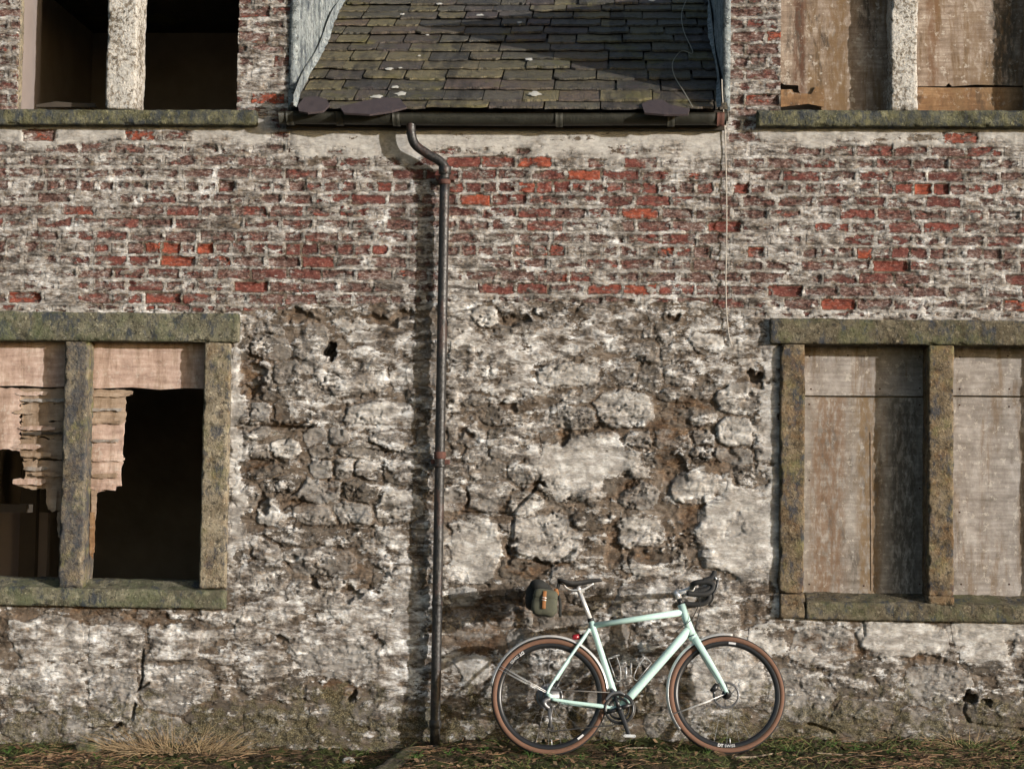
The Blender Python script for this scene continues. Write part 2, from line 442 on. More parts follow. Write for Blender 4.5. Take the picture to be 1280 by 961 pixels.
def mat_slate():
    s = Nodes('old_slate')
    r = s.attr('rnd'); f = s.noise(30, 4, 0.65); f2 = s.noise(110, 3, 0.6); mo = s.noise(1.5, 3, 0.6, s.mapv(s.pos, (1, 0.6, 0.6), (2.2, 0, 0)))
    c = s.ramp(r, [(0.0, (0.038, 0.037, 0.040)), (0.25, (0.100, 0.092, 0.074)), (0.45, (0.066, 0.052, 0.053)), (0.7, (0.170, 0.146, 0.082)), (0.85, (0.045, 0.044, 0.047)), (1.0, (0.120, 0.085, 0.070))])
    c = s.mix(s.math('MULTIPLY', s.step(0.42, 0.62, s.math('ADD', s.math('MULTIPLY', mo, 0.6), s.math('MULTIPLY', f, 0.4))), 0.45), c, (0.105, 0.092, 0.040))
    c = s.mix(s.math('MULTIPLY', s.step(0.52, 0.7, f2), 0.55), c, (0.19, 0.175, 0.14))
    c = s.mix(s.math('MULTIPLY', s.step(0.5, 0.66, s.noise(12, 4, 0.7)), 0.6), c, (0.022, 0.021, 0.02))
    c = s.mix(s.math('MULTIPLY', s.step(0.52, 0.64, s.noise(2.6, 5, 0.68, s.mapv(s.pos, (1.6, 0.25, 0.25), (0.4, 0, 0)))), 0.7), c, (0.026, 0.024, 0.022))
    c = s.mix(s.math('MULTIPLY', s.step(0.54, 0.66, s.noise(3.2, 5, 0.7, s.mapv(s.pos, (1, 1, 1), (5, 2, 1)))), 0.65), c, s.mix(f, (0.075, 0.070, 0.020), (0.17, 0.15, 0.06)))
    c = s.mix(s.math('MULTIPLY', s.step(0.55, 0.68, s.noise(4, 4, 0.7, s.mapv(s.pos, (1, 1, 1), (9, 4, 7)))), 0.5), c, (0.085, 0.062, 0.060))
    s.base(c, s.lin(0.3, 0.7, 0.55, 0.85, f), spec=0.3)
    s.bump(s.math('ADD', f, s.math('MULTIPLY', f2, 0.8)), 0.018, 1.0)
    return s.m


M['slate'] = mat_slate()


def simple(name, colr, rough=0.6, metal=0.0, spec=0.4, var=0.25, scale=25, bump=0.0, obj=False, coat=0.0):
    s = Nodes(name)
    vec = s.objco() if obj else s.pos
    f = s.noise(scale, 4, 0.6, vec)
    c = s.mix(f, tuple(max(0, v * (1 - var)) for v in colr), tuple(min(1, v * (1 + var)) for v in colr))
    s.base(c, s.lin(0.3, 0.7, rough * 0.85, min(1, rough * 1.15), f), metal, spec)
    if coat: s.b.inputs['Coat Weight'].default_value = coat; s.b.inputs['Coat Roughness'].default_value = 0.12
    if bump: s.bump(s.noise(scale * 4, 3, 0.6, vec), bump, 0.8)
    return s.m


def mat_iron():
    s = Nodes('rusty_black_iron')
    f = s.noise(10, 4, 0.65, s.mapv(s.pos, (1.5, 1, 0.5))); f2 = s.noise(70, 3, 0.65)
    c = s.mix(s.step(0.42, 0.66, f2), (0.010, 0.010, 0.010), (0.028, 0.026, 0.025))
    c = s.mix(s.math('MULTIPLY', s.step(0.50, 0.62, f), 0.5), c, s.mix(f2, (0.035, 0.018, 0.013), (0.09, 0.042, 0.03)))
    c = s.mix(s.math('MULTIPLY', s.step(0.60, 0.68, s.noise(25, 4, 0.7)), 0.4), c, (0.09, 0.085, 0.07))
    s.base(c, s.lin(0.35, 0.65, 0.30, 0.65, f2), spec=0.5); s.bump(f2, 0.004, 0.8)
    return s.m


M['iron'] = mat_iron()
M['gutter'] = simple('mossy_black_gutter', (0.022, 0.022, 0.016), 0.6, var=0.7, scale=14, bump=0.004)
M['rust_band'] = simple('rust_red_iron', (0.085, 0.036, 0.027), 0.8, var=0.6, scale=40, bump=0.003)
M['fascia'] = simple('rotten_fascia_wood', (0.035, 0.028, 0.020), 0.9, var=0.6, scale=20, bump=0.004)
M['lead'] = mat_sandstone('weathered_lead', [(0.13, 0.15, 0.155), (0.24, 0.27, 0.275), (0.36, 0.39, 0.385)], alg=0, blue=1.2)
M['plaster'] = simple('interior_plaster', (0.21, 0.175, 0.16), 0.95, var=0.2, scale=6)
M['room'] = simple('sooty_room_plaster', (0.34, 0.29, 0.235), 0.95, var=0.5, scale=3, bump=0.004)
M['dark_wood'] = simple('dark_old_wood', (0.05, 0.04, 0.03), 0.9, var=0.5, scale=10)
M['purple_slate'] = simple('fresh_purple_slate', (0.046, 0.034, 0.036), 0.75, var=0.6, scale=30, bump=0.003)
M['lichen'] = simple('white_lichen', (0.42, 0.41, 0.37), 0.95, var=0.3, scale=60, bump=0.003)
M['cable'] = simple('white_old_cable', (0.36, 0.33, 0.29), 0.8, var=0.4, scale=18)
M['wire'] = simple('thin_pale_wire', (0.30, 0.28, 0.22), 0.7, var=0.3)


# ------------------------------------------------------------------ ground
BIKE_Y0 = -0.43
LEAN = math.atan(0.205)
xr, zr = P(685.2, 943.2, BIKE_Y0)
xf, zf = P(908.2, 941.0, BIKE_Y0)


XK = P(510, 930, -.3)[0]


def ground_base(x, y):
    return np.interp(x, [-30, -4.6, -2.4, XK - .12, XK + .10, xr, xf, xf + 1.4, 3.6, 30], [-0.10, -0.095, -0.085, -0.085, zr - 0.015, zr, zf, zf + 0.03, 0.075, 0.09]) + 0 * y


def ground_h(x, y):
    x = np.asarray(x, float); y = np.asarray(y, float)
    near = sstep(-3.5, -1.5, y) * (1 - sstep(0.2, 1.0, y))
    b = ground_base(x, y) * sstep(-14, -1.5, y) * (1 - sstep(0.3, 3.0, y))
    bump = 0.028 * fbm(x, y, 1.7, 2, 301) + 0.022 * fbm(x, y, 7, 3, 305) + 0.016 * fbm(x, y, 28, 3, 309)
    calm = 0
    for cx in (xr, xf): calm = np.maximum(calm, np.exp(-((x - cx) / 0.10) ** 2 - ((y - BIKE_Y0) / 0.12) ** 2))
    bank = 0.035 * sstep(-0.16, 0.0, y) * (0.5 + fbm(x, y, 3, 2, 333))
    return b + (bump * near) * (1 - 0.85 * calm) + bank * near


gx = np.concatenate([[-400, -150, -60, -25, -12, -7], np.arange(-5.0, 4.0, 0.016), [4.5, 6, 10, 25, 60, 150, 400]])
gy = np.concatenate([[-500, -200, -80, -40, -24, -16, -11, -7, -4, -2.6, -2.0], np.arange(-1.7, 0.16, 0.016), [0.4, 1, 3, 10, 40, 200, 500]])
GX, GY = np.meshgrid(gx, gy)
GZ = ground_h(GX, GY)
gv = np.stack([GX, GY, GZ], -1).reshape(-1, 3)
ni, nj = GX.shape
idx = np.arange(ni * nj).reshape(ni, nj)
gq = np.stack([idx[:-1, :-1], idx[:-1, 1:], idx[1:, 1:], idx[1:, :-1]], -1).reshape(-1, 4)


def mat_ground():
    s = Nodes('damp_soil')
    f = s.noise(6, 4, 0.65); f2 = s.noise(45, 4, 0.7); f3 = s.noise(140, 2, 0.6)
    c = s.ramp(f2, [(0.3, (0.022, 0.016, 0.010)), (0.5, (0.058, 0.040, 0.024)), (0.7, (0.13, 0.09, 0.055))])
    c = s.mix(s.math('MULTIPLY', s.step(0.60, 0.70, f3), 0.6), c, (0.20, 0.14, 0.085))
    c = s.mix(s.math('MULTIPLY', s.step(0.42, 0.56, f), 0.85), c, s.mix(f3, (0.020, 0.028, 0.008), (0.065, 0.080, 0.022)))
    s.base(c, 0.95, spec=0.15); s.bump(s.math('ADD', f2, s.math('MULTIPLY', f3, 0.6)), 0.02, 1.0)
    return s.m


M['ground'] = mat_ground()
ground = link('ground', mesh_np('ground', gv, gq), M['ground'])
tag(ground, 'strip of damp mossy soil along the foot of the wall', 'ground', kind='structure')

# ------------------------------------------------------------------ house: wall sheet with every brick and stone
house = empty('derelict_house', (0, 0, 0))
tag(house, 'derelict house front of peeling whitewashed brick and rubble with slate roof', 'house')

STEP = 0.007
X0 = P(-132, 480)[0]; X1 = P(1412, 480)[0]
Z0 = -0.16; Z1 = P(640, -106)[1]
xs = np.arange(X0, X1, STEP); zs = np.arange(Z0, Z1, STEP)
GXw, GZw = np.meshgrid(xs, zs)
XX = GXw.astype(np.float32); ZZ = GZw.astype(np.float32)

# photo-pixel coordinates of every wall point (used to set wear where the photo has it)
dX = GXw - CAM[0]; dY = 0 - CAM[1]; dZ = GZw - CAM[2]
den = dX * _f[0] + dY * _f[1] + dZ * _f[2]
PXm = (IW / 2 + FPX * (dX * _r[0] + dY * _r[1] + dZ * _r[2]) / den).astype(np.float32)
PYm = (IH / 2 - FPX * (dX * _u[0] + dY * _u[1] + dZ * _u[2]) / den).astype(np.float32)
SC = 203.0

wx = 0.6 * fbm(XX, ZZ, 5, 2, 21) + 0.4 * fbm(XX, ZZ, 17, 3, 25)
wz = 0.6 * fbm(XX, ZZ, 5, 2, 41) + 0.4 * fbm(XX, ZZ, 17, 3, 45)
n_lo = fbm(XX, ZZ, 1.3, 3, 61)
n_mid = fbm(XX, ZZ, 5, 4, 71)
n_fine = fbm(XX, ZZ, 26, 3, 81, 0.6)
n_flake = fbm(XX + 0.02 * wx, ZZ, 12, 5, 91, 0.58, 0.38)
n_flake2 = fbm(XX, ZZ, 26, 3, 95, 0.55, 0.40)


def ell(cx, cy, rx, ry, soft=0.35, p=2.0):
    """soft, ragged patch mask at a place given in photo pixels"""
    d = (np.abs((PXm - cx + wx * 26) / rx) ** p + np.abs((PYm - cy + wz * 22) / ry) ** p) ** (1 / p)
    return 1 - sstep(1 - soft, 1 + soft, d)


# --- brick region
ROWPX = 16.1
zc0 = P(640, 171)[1]; CH = ROWPX / SC
joint_line = np.interp(PXm, [0, 300, 372, 600, 880, 930, 1400], [389, 389, 384, 377, 377, 396, 396]) + wx * 7
is_brick = (PYm < joint_line)
zrow = (zc0 + CH / 2 - (ZZ + wz * 0.010 + 0.006 * n_flake2))
row = np.floor(zrow / CH).astype(int)
rfrac = zrow / CH - row
BL, HL = 0.222, 0.111
rows_r = np.random.default_rng(3)
rowoff = {r: rows_r.uniform(-0.03, 0.03) + (0.5 * BL if r % 2 else 0) for r in range(-60, 40)}
rowlen = {r: (HL if (r - 4) % 5 == 0 else BL) for r in range(-60, 40)}
offm = np.vectorize(rowoff.get)(row).astype(np.float32); lenm = np.vectorize(rowlen.get)(row).astype(np.float32)
xrow = (XX + wx * 0.014 + 0.008 * n_fine - offm + 20) / lenm
cidx = np.floor(xrow).astype(int)
# a few closers and uneven perpends
jit = ((np.sin(cidx * 12.9898 + row * 78.233) * 43758.5453) % 1.0 - 0.5) * 0.10
jit2 = ((np.sin((cidx + 1) * 12.9898 + row * 78.233) * 43758.5453) % 1.0 - 0.5) * 0.10
bfrac = xrow - cidx
dl = (bfrac - jit) * lenm; dr = (1 + jit2 - bfrac) * lenm
inb = (dl > 0) & (dr > 0)
db = rfrac * CH; dt = (1 - rfrac) * CH
edge_d = np.minimum(np.minimum(dl, dr), np.minimum(db, dt))
JW = 0.0055 + 0.005 * n_mid + 0.003 * n_flake2
brick_cell = is_brick & inb & (edge_d > JW)
bid = (row + 60) * 400 + cidx + 1
hb = ((np.sin(bid * 3.17) * 43758.5453) % 1.0).astype(np.float32)
hb2 = ((np.sin(bid * 7.71 + 1.3) * 23421.631) % 1.0).astype(np.float32)
hb3 = ((np.sin(bid * 1.93 + 4.1) * 9871.123) % 1.0).astype(np.float32)

# bricks whose bare red face shows in the photo (pixel positions): value = how bare
RED = [(240, 333, 1), (275, 333, .8), (377, 332, 1), (183, 313, .9), (203, 313, .9), (266, 313, 1), (355, 313, .9), (471, 316, .8),
       (330, 364, 1), (15, 364, 1), (205, 379, .9), (210, 365, .7), (285, 235, 1), (335, 263, .9), (60, 172, 1), (171, 171, .8), (218, 171, .6),
       (575, 200, .8), (604, 201, .8), (655, 200, .8), (722, 216, 1), (594, 249, .9), (634, 249, .9), (666, 232, .9), (698, 232, .8),
       (705, 232, .8), (795, 268, 1), (740, 267, .7), (895, 284, 1), (915, 284, 1), (840, 299, .9), (586, 316, 1), (654, 315, 1), (679, 315, .9), (701, 315, .8),
       (839, 317, .9), (882, 320, .9), (650, 365, 1), (608, 367, .9), (766, 368, 1), (786, 368, 1), (833, 367, 1), (700, 351, .7), (720, 351, .7),
       (930, 233, 1), (950, 318, 1), (975, 365, 1), (1028, 384, 1), (1178, 237, 1), (1145, 238, .9), (1185, 170, .8), (1110, 183, .7), (1075, 318, .8),
       (1130, 330, 1), (1105, 340, 1), (1255, 388, 1), (1130, 384, .6), (820, 232, .7), (868, 218, .7), (880, 232, .8), (300, 45, .8), (320, 20, .8), (345, 80, .7), (335, 120, .9), (350, 60, .6),
       (940, 118, 1), (920, 60, .6), (965, 40, .6), (118, 190, .6), (100, 262, .6), (478, 330, .7), (500, 345, .8), (520, 350, .7), (430, 265, .6), (450, 290, .6)]
zlook = {}
def brick_at(px, py):
    x, z = P(px, py)
    i = int(round((z - Z0) / STEP)); j = int(round((x - X0) / STEP))
    if 0 <= i < XX.shape[0] and 0 <= j < XX.shape[1]: return int(bid[i, j])
    return -1
bare = {}
for px, py, v in RED: bare[brick_at(px, py)] = v
keys = np.array(sorted(bare)); vals = np.array([bare[k] for k in keys], np.float32)
ii = np.clip(np.searchsorted(keys, bid), 0, len(keys) - 1)
bare_m = np.where(keys[ii] == bid, vals[ii], 0).astype(np.float32)
SPALL = [(240, 333), (950, 318), (975, 365), (330, 364), (15, 364), (205, 379), (930, 233), (1178, 237), (895, 284), (285, 235), (1028, 384), (1130, 330), (1145, 238), (60, 172), (940, 118), (266, 313), (203, 313)]
sp = set(brick_at(*q) for q in SPALL)
spall_m = np.isin(bid, np.array(sorted(sp)))

prof = sstep(0.0, 0.014, edge_d - JW)
smear = 1 - sstep(0.004, 0.022, edge_d + 0.010 * n_flake2 + 0.012 * n_mid)   # lime smeared over the brick edges
Hb = prof * (-0.0020 + 0.0045 * (hb - 0.4) + 0.003 * (hb2 - 0.5) * (bfrac - 0.5) * 4) + np.where(hb3 < 0.14, -0.007 * prof, 0)
Hb = np.where(spall_m, Hb - prof * (0.015 + 0.008 * n_fine), Hb)
Hb = Hb + 0.011 * np.round((n_flake + 0.15 * hb) * 5) / 5 + 0.007 * n_flake2 + 0.0055 * n_fine + 0.010 * n_lo
bpatch = bare_m * sstep(-0.30, 0.25, fbm(XX, ZZ, 11, 3, 111, 0.6) + 0.5 * (bare_m - 0.75) + 0.30 * spall_m)
redzone = np.clip(0.10 + 0.9 * fbm(XX, ZZ, 0.9, 2, 121) + 0.22 * (ell(90, 290, 120, 60) + ell(700, 270, 180, 70) + ell(1100, 230, 160, 60) + ell(400, 280, 90, 60)), -0.2, 0.45)
washB = 0.43 + 0.36 * n_mid + 0.50 * n_flake + 0.40 * n_flake2 - 0.40 * (hb2 - 0.5) - 0.42 * bpatch + 0.30 * n_lo - 0.30 * redzone + 0.42 * smear * (1 - 0.8 * spall_m)
bareB = np.clip(0.13 + 0.70 * redzone + 0.55 * (hb3 - 0.45) + 0.50 * bpatch + 0.50 * n_flake2 + 0.30 * n_mid, 0, 1)
washB = np.where(edge_d <= JW, np.maximum(washB, 0.52 + 0.6 * n_flake2 + 0.6 * n_mid + 0.3 * n_lo), washB)
# the smoother lime render under the eaves and the sills
renderm = np.maximum(sstep(208, 182, PYm + n_mid * 34 + n_flake * 22) * sstep(352, 372, PXm) * sstep(918, 896, PXm),
                     0.8 * sstep(184, 172, PYm + n_mid * 18) * (sstep(-40, -30, PXm)) * np.maximum(sstep(350, 330, PXm), sstep(935, 955, PXm))) * sstep(146, 150, PYm)
cover = (renderm > 0.55) & (bare_m < 0.5)
brick_cell &= ~cover
Hb = Hb * (1 - 0.85 * renderm * (bare_m < 0.5)) + renderm * 0.008
washB = washB + renderm * 0.55 * (bare_m < 0.5)
smoothB = np.clip(0.95 * renderm * (bare_m < 0.5) + 0.30 * (edge_d <= JW), 0, 1)

# --- rubble region
STONES = [(708, 468, 33, 16, .9), (780, 511, 32, 20, .85), (733, 584, 64, 36, .8), (617, 621, 33, 19, .6), (652, 629, 28, 16, .75), (680, 674, 40, 29, .9),
          (800, 667, 29, 18, 1.), (871, 610, 27, 17, .9), (921, 541, 21, 18, .95), (927, 665, 46, 56, .85), (592, 686, 32, 37, .8), (882, 428, 19, 12, .8),
          (604, 396, 18, 10, 1.), (931, 498, 32, 19, .8), (478, 516, 46, 13, .75), (357, 561, 17, 11, 1.), (348, 606, 30, 10, .6), (491, 551, 27, 10, .7),
          (497, 631, 28, 21, .8), (392, 672, 58, 12, .55), (540, 500, 30, 16, .6), (655, 712, 32, 11, .1), (440, 470, 40, 20, .6), (335, 640, 14, 14, .9),
          (400, 700, 40, 17, .5), (450, 760, 34, 20, .6), (500, 720, 30, 22, .6), (330, 720, 28, 18, .7), (320, 780, 26, 24, .7), (420, 820, 52, 26, .5),
          (510, 800, 24, 34, .65), (345, 850, 40, 22, .45), (470, 880, 46, 22, .3), (590, 780, 28, 18, .5), (592, 838, 22, 16, 1.), (740, 742, 30, 14, .6),
          (800, 750, 36, 18, .6), (820, 700, 30, 16, .8), (700, 770, 34, 12, .1), (630, 770, 40, 14, .05), (760, 800, 24, 20, .3), (700, 830, 38, 20, .4),
          (640, 850, 30, 24, .4), (830, 820, 26, 24, .5), (900, 780, 24, 22, .7), (910, 850, 42, 30, .8), (960, 800, 22, 20, .8), (740, 890, 34, 22, .4),
          (850, 900, 36, 22, .45), (680, 905, 36, 20, .4), (1000, 870, 40, 28, .4), (1080, 850, 44, 22, .35), (1080, 895, 40, 22, .2), (1170, 860, 40, 24, .35),
          (1230, 890, 44, 26, .35), (1150, 905, 36, 18, .2), (1250, 820, 40, 22, .5), (1130, 800, 50, 18, .9), (1240, 790, 44, 20, .9), (1030, 810, 36, 22, .6),
          (60, 800, 44, 26, .7), (140, 800, 34, 28, .65), (215, 800, 30, 26, .7), (60, 860, 44, 28, .55), (140, 870, 30, 34, .45), (220, 860, 40, 28, .55),
          (270, 900, 40, 20, .3), (110, 915, 40, 16, .2), (40, 910, 36, 18, .3), (200, 910, 36, 16, .25), (340, 905, 46, 22, .25), (410, 905, 30, 20, .3)]
seeds = []
for px, py, rx, ry, w in STONES:
    x, z = P(px, py); seeds.append((x, z, rx / SC * 1.04, ry / SC * 1.04, w, 1, rng.uniform(-0.08, 0.08)))
def opening(px, py):
    return (-95 < px < 288 and 392 < py < 756) or (975 < px < 1374 and 400 < py < 772)
zrow_ = P(640, 385)[1]
zz = -0.12
while zz < zrow_:
    hgt = rng.uniform(0.085, 0.15)
    x = X0 - 0.1 + rng.uniform(0, 0.2)
    while x < X1 + 0.2:
        wdt = rng.uniform(0.13, 0.30)
        cx, cz = x + wdt / 2 + rng.uniform(-.02, .02), zz + hgt / 2 + rng.uniform(-.02, .02)
        j = int((cx - X0) / STEP); i = int((cz - Z0) / STEP)
        ok = 0 <= i < XX.shape[0] and 0 <= j < XX.shape[1]
        if ok and opening(PXm[i, j], PYm[i, j]): ok = False
        if ok:
            for s_ in seeds:
                if s_[5] and abs((cx - s_[0]) / (s_[2] + 0.38 * wdt)) ** 2 + abs((cz - s_[1]) / (s_[3] + 0.36 * hgt)) ** 2 < 1: ok = False; break
        if ok: seeds.append((cx, cz, wdt / 2, hgt / 2, rng.random() ** 1.3 * 0.9, 0, rng.uniform(-.15, .15)))
        x += wdt
    zz += hgt
d1 = np.full(XX.shape, 9.0, np.float32); d2 = np.full(XX.shape, 9.0, np.float32); sid = np.zeros(XX.shape, np.int32)
xw = XX + wx * 0.045; zw = ZZ + wz * 0.038
for k, (sx, sz, rx, rz, w, man, ang) in enumerate(seeds):
    j0 = max(0, int((sx - 3.2 * rx - 0.06 - X0) / STEP)); j1 = min(XX.shape[1], int((sx + 3.2 * rx + 0.06 - X0) / STEP))
    i0 = max(0, int((sz - 3.2 * rz - 0.06 - Z0) / STEP)); i1 = min(XX.shape[0], int((sz + 3.2 * rz + 0.06 - Z0) / STEP))
    if j1 <= j0 or i1 <= i0: continue
    sl = (slice(i0, i1), slice(j0, j1))
    ax = xw[sl] - sx; az = zw[sl] - sz
    ca, sa = math.cos(ang), math.sin(ang)
    d = (np.abs((ax * ca + az * sa) / rx) ** 2.6 + np.abs((-ax * sa + az * ca) / rz) ** 2.6) ** (1 / 2.6)
    o1 = d1[sl]; o2 = d2[sl]
    new = d < o1
    d2[sl] = np.where(new, o1, np.minimum(o2, d)); sid[sl] = np.where(new, k, sid[sl]); d1[sl] = np.where(new, d, o1)
sarr = np.array([(s_[4], rng.random(), rng.random(), rng.uniform(-1, 1), rng.uniform(-1, 1), s_[5]) for s_ in seeds], np.float32)
S = sarr[sid]
gap = d2 - d1
man = S[..., 5] > 0.5
# where the old coat has fallen and the rubble lies open
ex = np.zeros(XX.shape, np.float32)
for e_ in [(400, 595, 110, 60, 1), (330, 470, 38, 55, .9), (820, 560, 110, 90, .8), (700, 640, 120, 70, .9), (820, 660, 90, 60, 1), (680, 770, 150, 60, .9), (640, 400, 60, 16, .7), (440, 720, 100, 40, .45),
           (380, 660, 80, 40, .8), (900, 570, 50, 60, .7), (600, 560, 50, 50, .5), (150, 770, 150, 14, .5), (1080, 830, 160, 30, .4), (330, 770, 40, 60, .3), (720, 850, 130, 60, .5), (540, 600, 30, 200, .4)]:
    ex = np.maximum(ex, e_[4] * ell(*e_[:4], 0.55))
ex = np.clip(ex * (0.75 + 0.9 * n_mid) + 0.45 * sstep(0.08, 0.5, fbm(XX, ZZ, 2.4, 3, 131)), 0, 1)
upper = sstep(770, 715, PYm)
ex = np.maximum(ex, (0.20 + 0.36 * upper) * (man & (d1 < 1.35)))
ex = ex * (0.55 + 0.45 * upper)
jt = np.clip(0.07 + 0.16 * n_mid + 0.05 * ex, 0.03, 0.5)
stone_cell = (~is_brick) & (gap > jt) & (d1 < 1.18) & (man | (ex > 0.14))
sp_ = sstep(0, 0.30, gap - jt) * sstep(1.18, 1.0, d1)
sx_ = np.array([s_[0] for s_ in seeds], np.float32)[sid]; sz_ = np.array([s_[1] for s_ in seeds], np.float32)[sid]
proud = 0.006 + 0.022 * S[..., 1]
relief = np.clip(0.14 + 0.80 * ex, 0, 1)
Hs = sp_ * relief * (proud + 0.10 * S[..., 3] * np.clip(XX - sx_, -.15, .15) + 0.16 * S[..., 4] * np.clip(ZZ - sz_, -.1, .1))
# open joints, gaping in places, and crevices that follow the bedding
openj = sstep(-0.05, 0.25, fbm(XX, ZZ, 3.4, 3, 151)) * sstep(jt + 0.10, jt - 0.03, gap)
Hs = Hs - openj * ex * (0.009 + 0.026 * sstep(0.1, 0.4, fbm(XX, ZZ, 5, 2, 155)))
r1 = np.abs(fbm(XX, ZZ, 8.0, 4, 161, 0.55, 0.30)); r2 = np.abs(fbm(XX, ZZ, 14, 4, 165, 0.6, 0.42))
crev = (1 - sstep(0.0, 0.045, r1)) * sstep(-0.05, 0.3, fbm(XX, ZZ, 3.1, 3, 167)) + 0.7 * (1 - sstep(0.0, 0.05, r2)) * sstep(0.0, 0.35, fbm(XX, ZZ, 4.3, 3, 169))
Hs = Hs - crev * (0.008 + 0.026 * ex)
terr = n_flake * 1.2 + n_mid * 0.6
tq = terr * 4.5; tst = (np.floor(tq) + sstep(0.40, 0.60, tq - np.floor(tq))) / 4.5
pit = sstep(0.28, 0.5, fbm(XX, ZZ, 19, 3, 181, 0.55, 0.7)) * (0.006 + 0.014 * ex)
Hs = Hs + (0.012 + 0.018 * ex) * tst + 0.009 * n_flake2 + 0.0045 * n_fine + 0.012 * n_lo - 0.6 * pit
Hs = Hs * 0.85
washS = 0.55 + 0.24 * (S[..., 0] - 0.42) * sp_ * relief - 0.24 * ex + 0.50 * n_flake + 0.34 * n_mid + 0.16 * n_lo + 0.26 * n_flake2 - 0.30 * crev * ex - 0.35 * openj * ex + 0.50 * man * sp_ * (S[..., 0] - 0.40)
brownS = np.clip(0.12 + 1.2 * fbm(XX, ZZ, 4.5, 3, 171) + 0.28 * ex * (1 - sp_), 0, 1)
smoothS = np.clip(0.05 + 0.7 * fbm(XX, ZZ, 3.4, 3, 191) + 0.45 * man * sp_ * (S[..., 0] > .7), 0, 0.6)

# wear copied from the photo: (x, y, rx, ry, wash change, brown change, depth)
WEAR = [(372, 395, 16, 8, -.7, .8, .030), (486, 396, 38, 6, -.7, .8, .028), (410, 440, 9, 6, -.9, .3, .075), (316, 468, 17, 28, -.7, .9, .040),
        (345, 533, 46, 4, -.6, .6, .02), (326, 583, 24, 7, -.6, .6, .028), (412, 606, 15, 8, -.6, .5, .02), (328, 633, 10, 15, -.7, .5, .035), (367, 626, 20, 5, -.6, .2, .035),
        (642, 399, 18, 6, -.7, .7, .03), (846, 396, 8, 6, -.6, .8, .03), (631, 508, 9, 5, -.6, .6, .03), (579, 539, 8, 6, -.6, .5, .03), (706, 543, 9, 8, -.6, .8, .03),
        (950, 472, 21, 6, -.8, .3, .070), (858, 506, 34, 12, -.6, .9, .02), (838, 532, 24, 12, -.6, .9, .01), (836, 583, 17, 19, -.6, .8, .02), (908, 577, 19, 10, -.7, .4, .02),
        (774, 606, 28, 16, -.6, .9, .02), (664, 609, 18, 3, -.5, .2, .03), (766, 680, 10, 30, -.6, .9, .02), (867, 643, 15, 17, -.6, .8, .02), (815, 699, 24, 9, -.6, .6, .02),
        (640, 690, 6, 14, -.5, .6, .03), (680, 705, 36, 5, -.5, .7, .025), (650, 714, 26, 8, -.5, .9, .0), (916, 657, 12, 14, -.7, .6, .012), (645, 762, 70, 16, -.6, .5, .012),
        (600, 800, 40, 14, -.4, .7, .0), (395, 728, 7, 6, -.6, .5, .035), (441, 744, 12, 6, -.5, .4, .03), (528, 790, 10, 4, -.5, .2, .03), (475, 805, 14, 5, -.5, .5, .02), (345, 803, 18, 5, -.5, .3, .03),
        (420, 865, 16, 12, -.4, .8, .01), (438, 872, 5, 5, -.5, .2, .05), (110, 765, 30, 10, -.7, .9, .006), (185, 770, 50, 8, -.7, .9, .006), (20, 770, 20, 9, -.6, .7, .006),
        (1212, 868, 6, 6, -.8, .2, .07), (1232, 874, 6, 3, -.6, .2, .04), (1154, 823, 15, 5, -.6, .8, .02), (1093, 855, 6, 2, -.5, .8, .01), (1210, 793, 9, 5, -.6, .6, .01),
        (1265, 800, 10, 18, -.7, .4, .008), (1010, 800, 26, 12, -.4, .7, .005), (1080, 812, 30, 14, -.4, .6, .0),
        (735, 584, 62, 33, .35, -.6, -.004), (922, 660, 44, 54, .40, -.6, -.004), (592, 690, 32, 36, .40, -.6, -.004), (1128, 795, 46, 16, .65, -.8, -.006), (1236, 795, 40, 34, .55, -.8, -.006),
        (294, 560, 9, 150, .7, -.6, -.004), (966, 560, 10, 190, .45, -.6, -.004), (592, 838, 18, 15, .5, -.6, -.006), (320, 790, 36, 60, .15, -.2, 0), (500, 800, 26, 110, .25, -.3, 0), (400, 770, 90, 40, .12, -.2, 0),
        (80, 790, 60, 22, .4, -.5, 0), (60, 850, 60, 34, .22, -.3, 0), (225, 800, 40, 26, .3, -.3, 0), (1005, 815, 10, 12, .6, -.6, -.004), (910, 850, 50, 44, .3, -.4, 0), (860, 740, 60, 22, .35, -.4, 0),
        (440, 480, 90, 40, .12, -.2, 0), (640, 440, 80, 50, .10, -.1, 0), (480, 560, 50, 50, .2, -.2, 0), (566, 470, 10, 110, .25, -.3, 0), (680, 450, 60, 40, .05, 0, 0), (970, 398, 8, 8, .6, -.6, -.006), (1130, 396.5, 175, 3.2, 1.0, -.6, -.006), (150, 388, 150, 2.6, .6, -.5, -.004), (964, 500, 6, 120, .5, -.6, -.005), (964, 660, 6, 90, .5, -.6, -.005)]
SM = np.where(is_brick, smoothB, smoothS); H = np.where(is_brick, Hb, Hs); W = np.where(is_brick, washB, washS); BR = np.where(is_brick, np.where(edge_d <= JW, 0.1, bareB), brownS)
for cx, cy, rx, ry, dw, dbn, dep in WEAR:
    e = ell(cx, cy, rx, ry, 0.4 if dep <= 0.03 else 0.22)
    W += dw * e; BR += dbn * e; H -= dep * e
    if dep < 0: H = H * (1 - 0.6 * e); SM = np.maximum(SM, 0.50 * e * (1 + 0.8 * n_mid))
    if dep > 0: SM = SM * (1 - e)
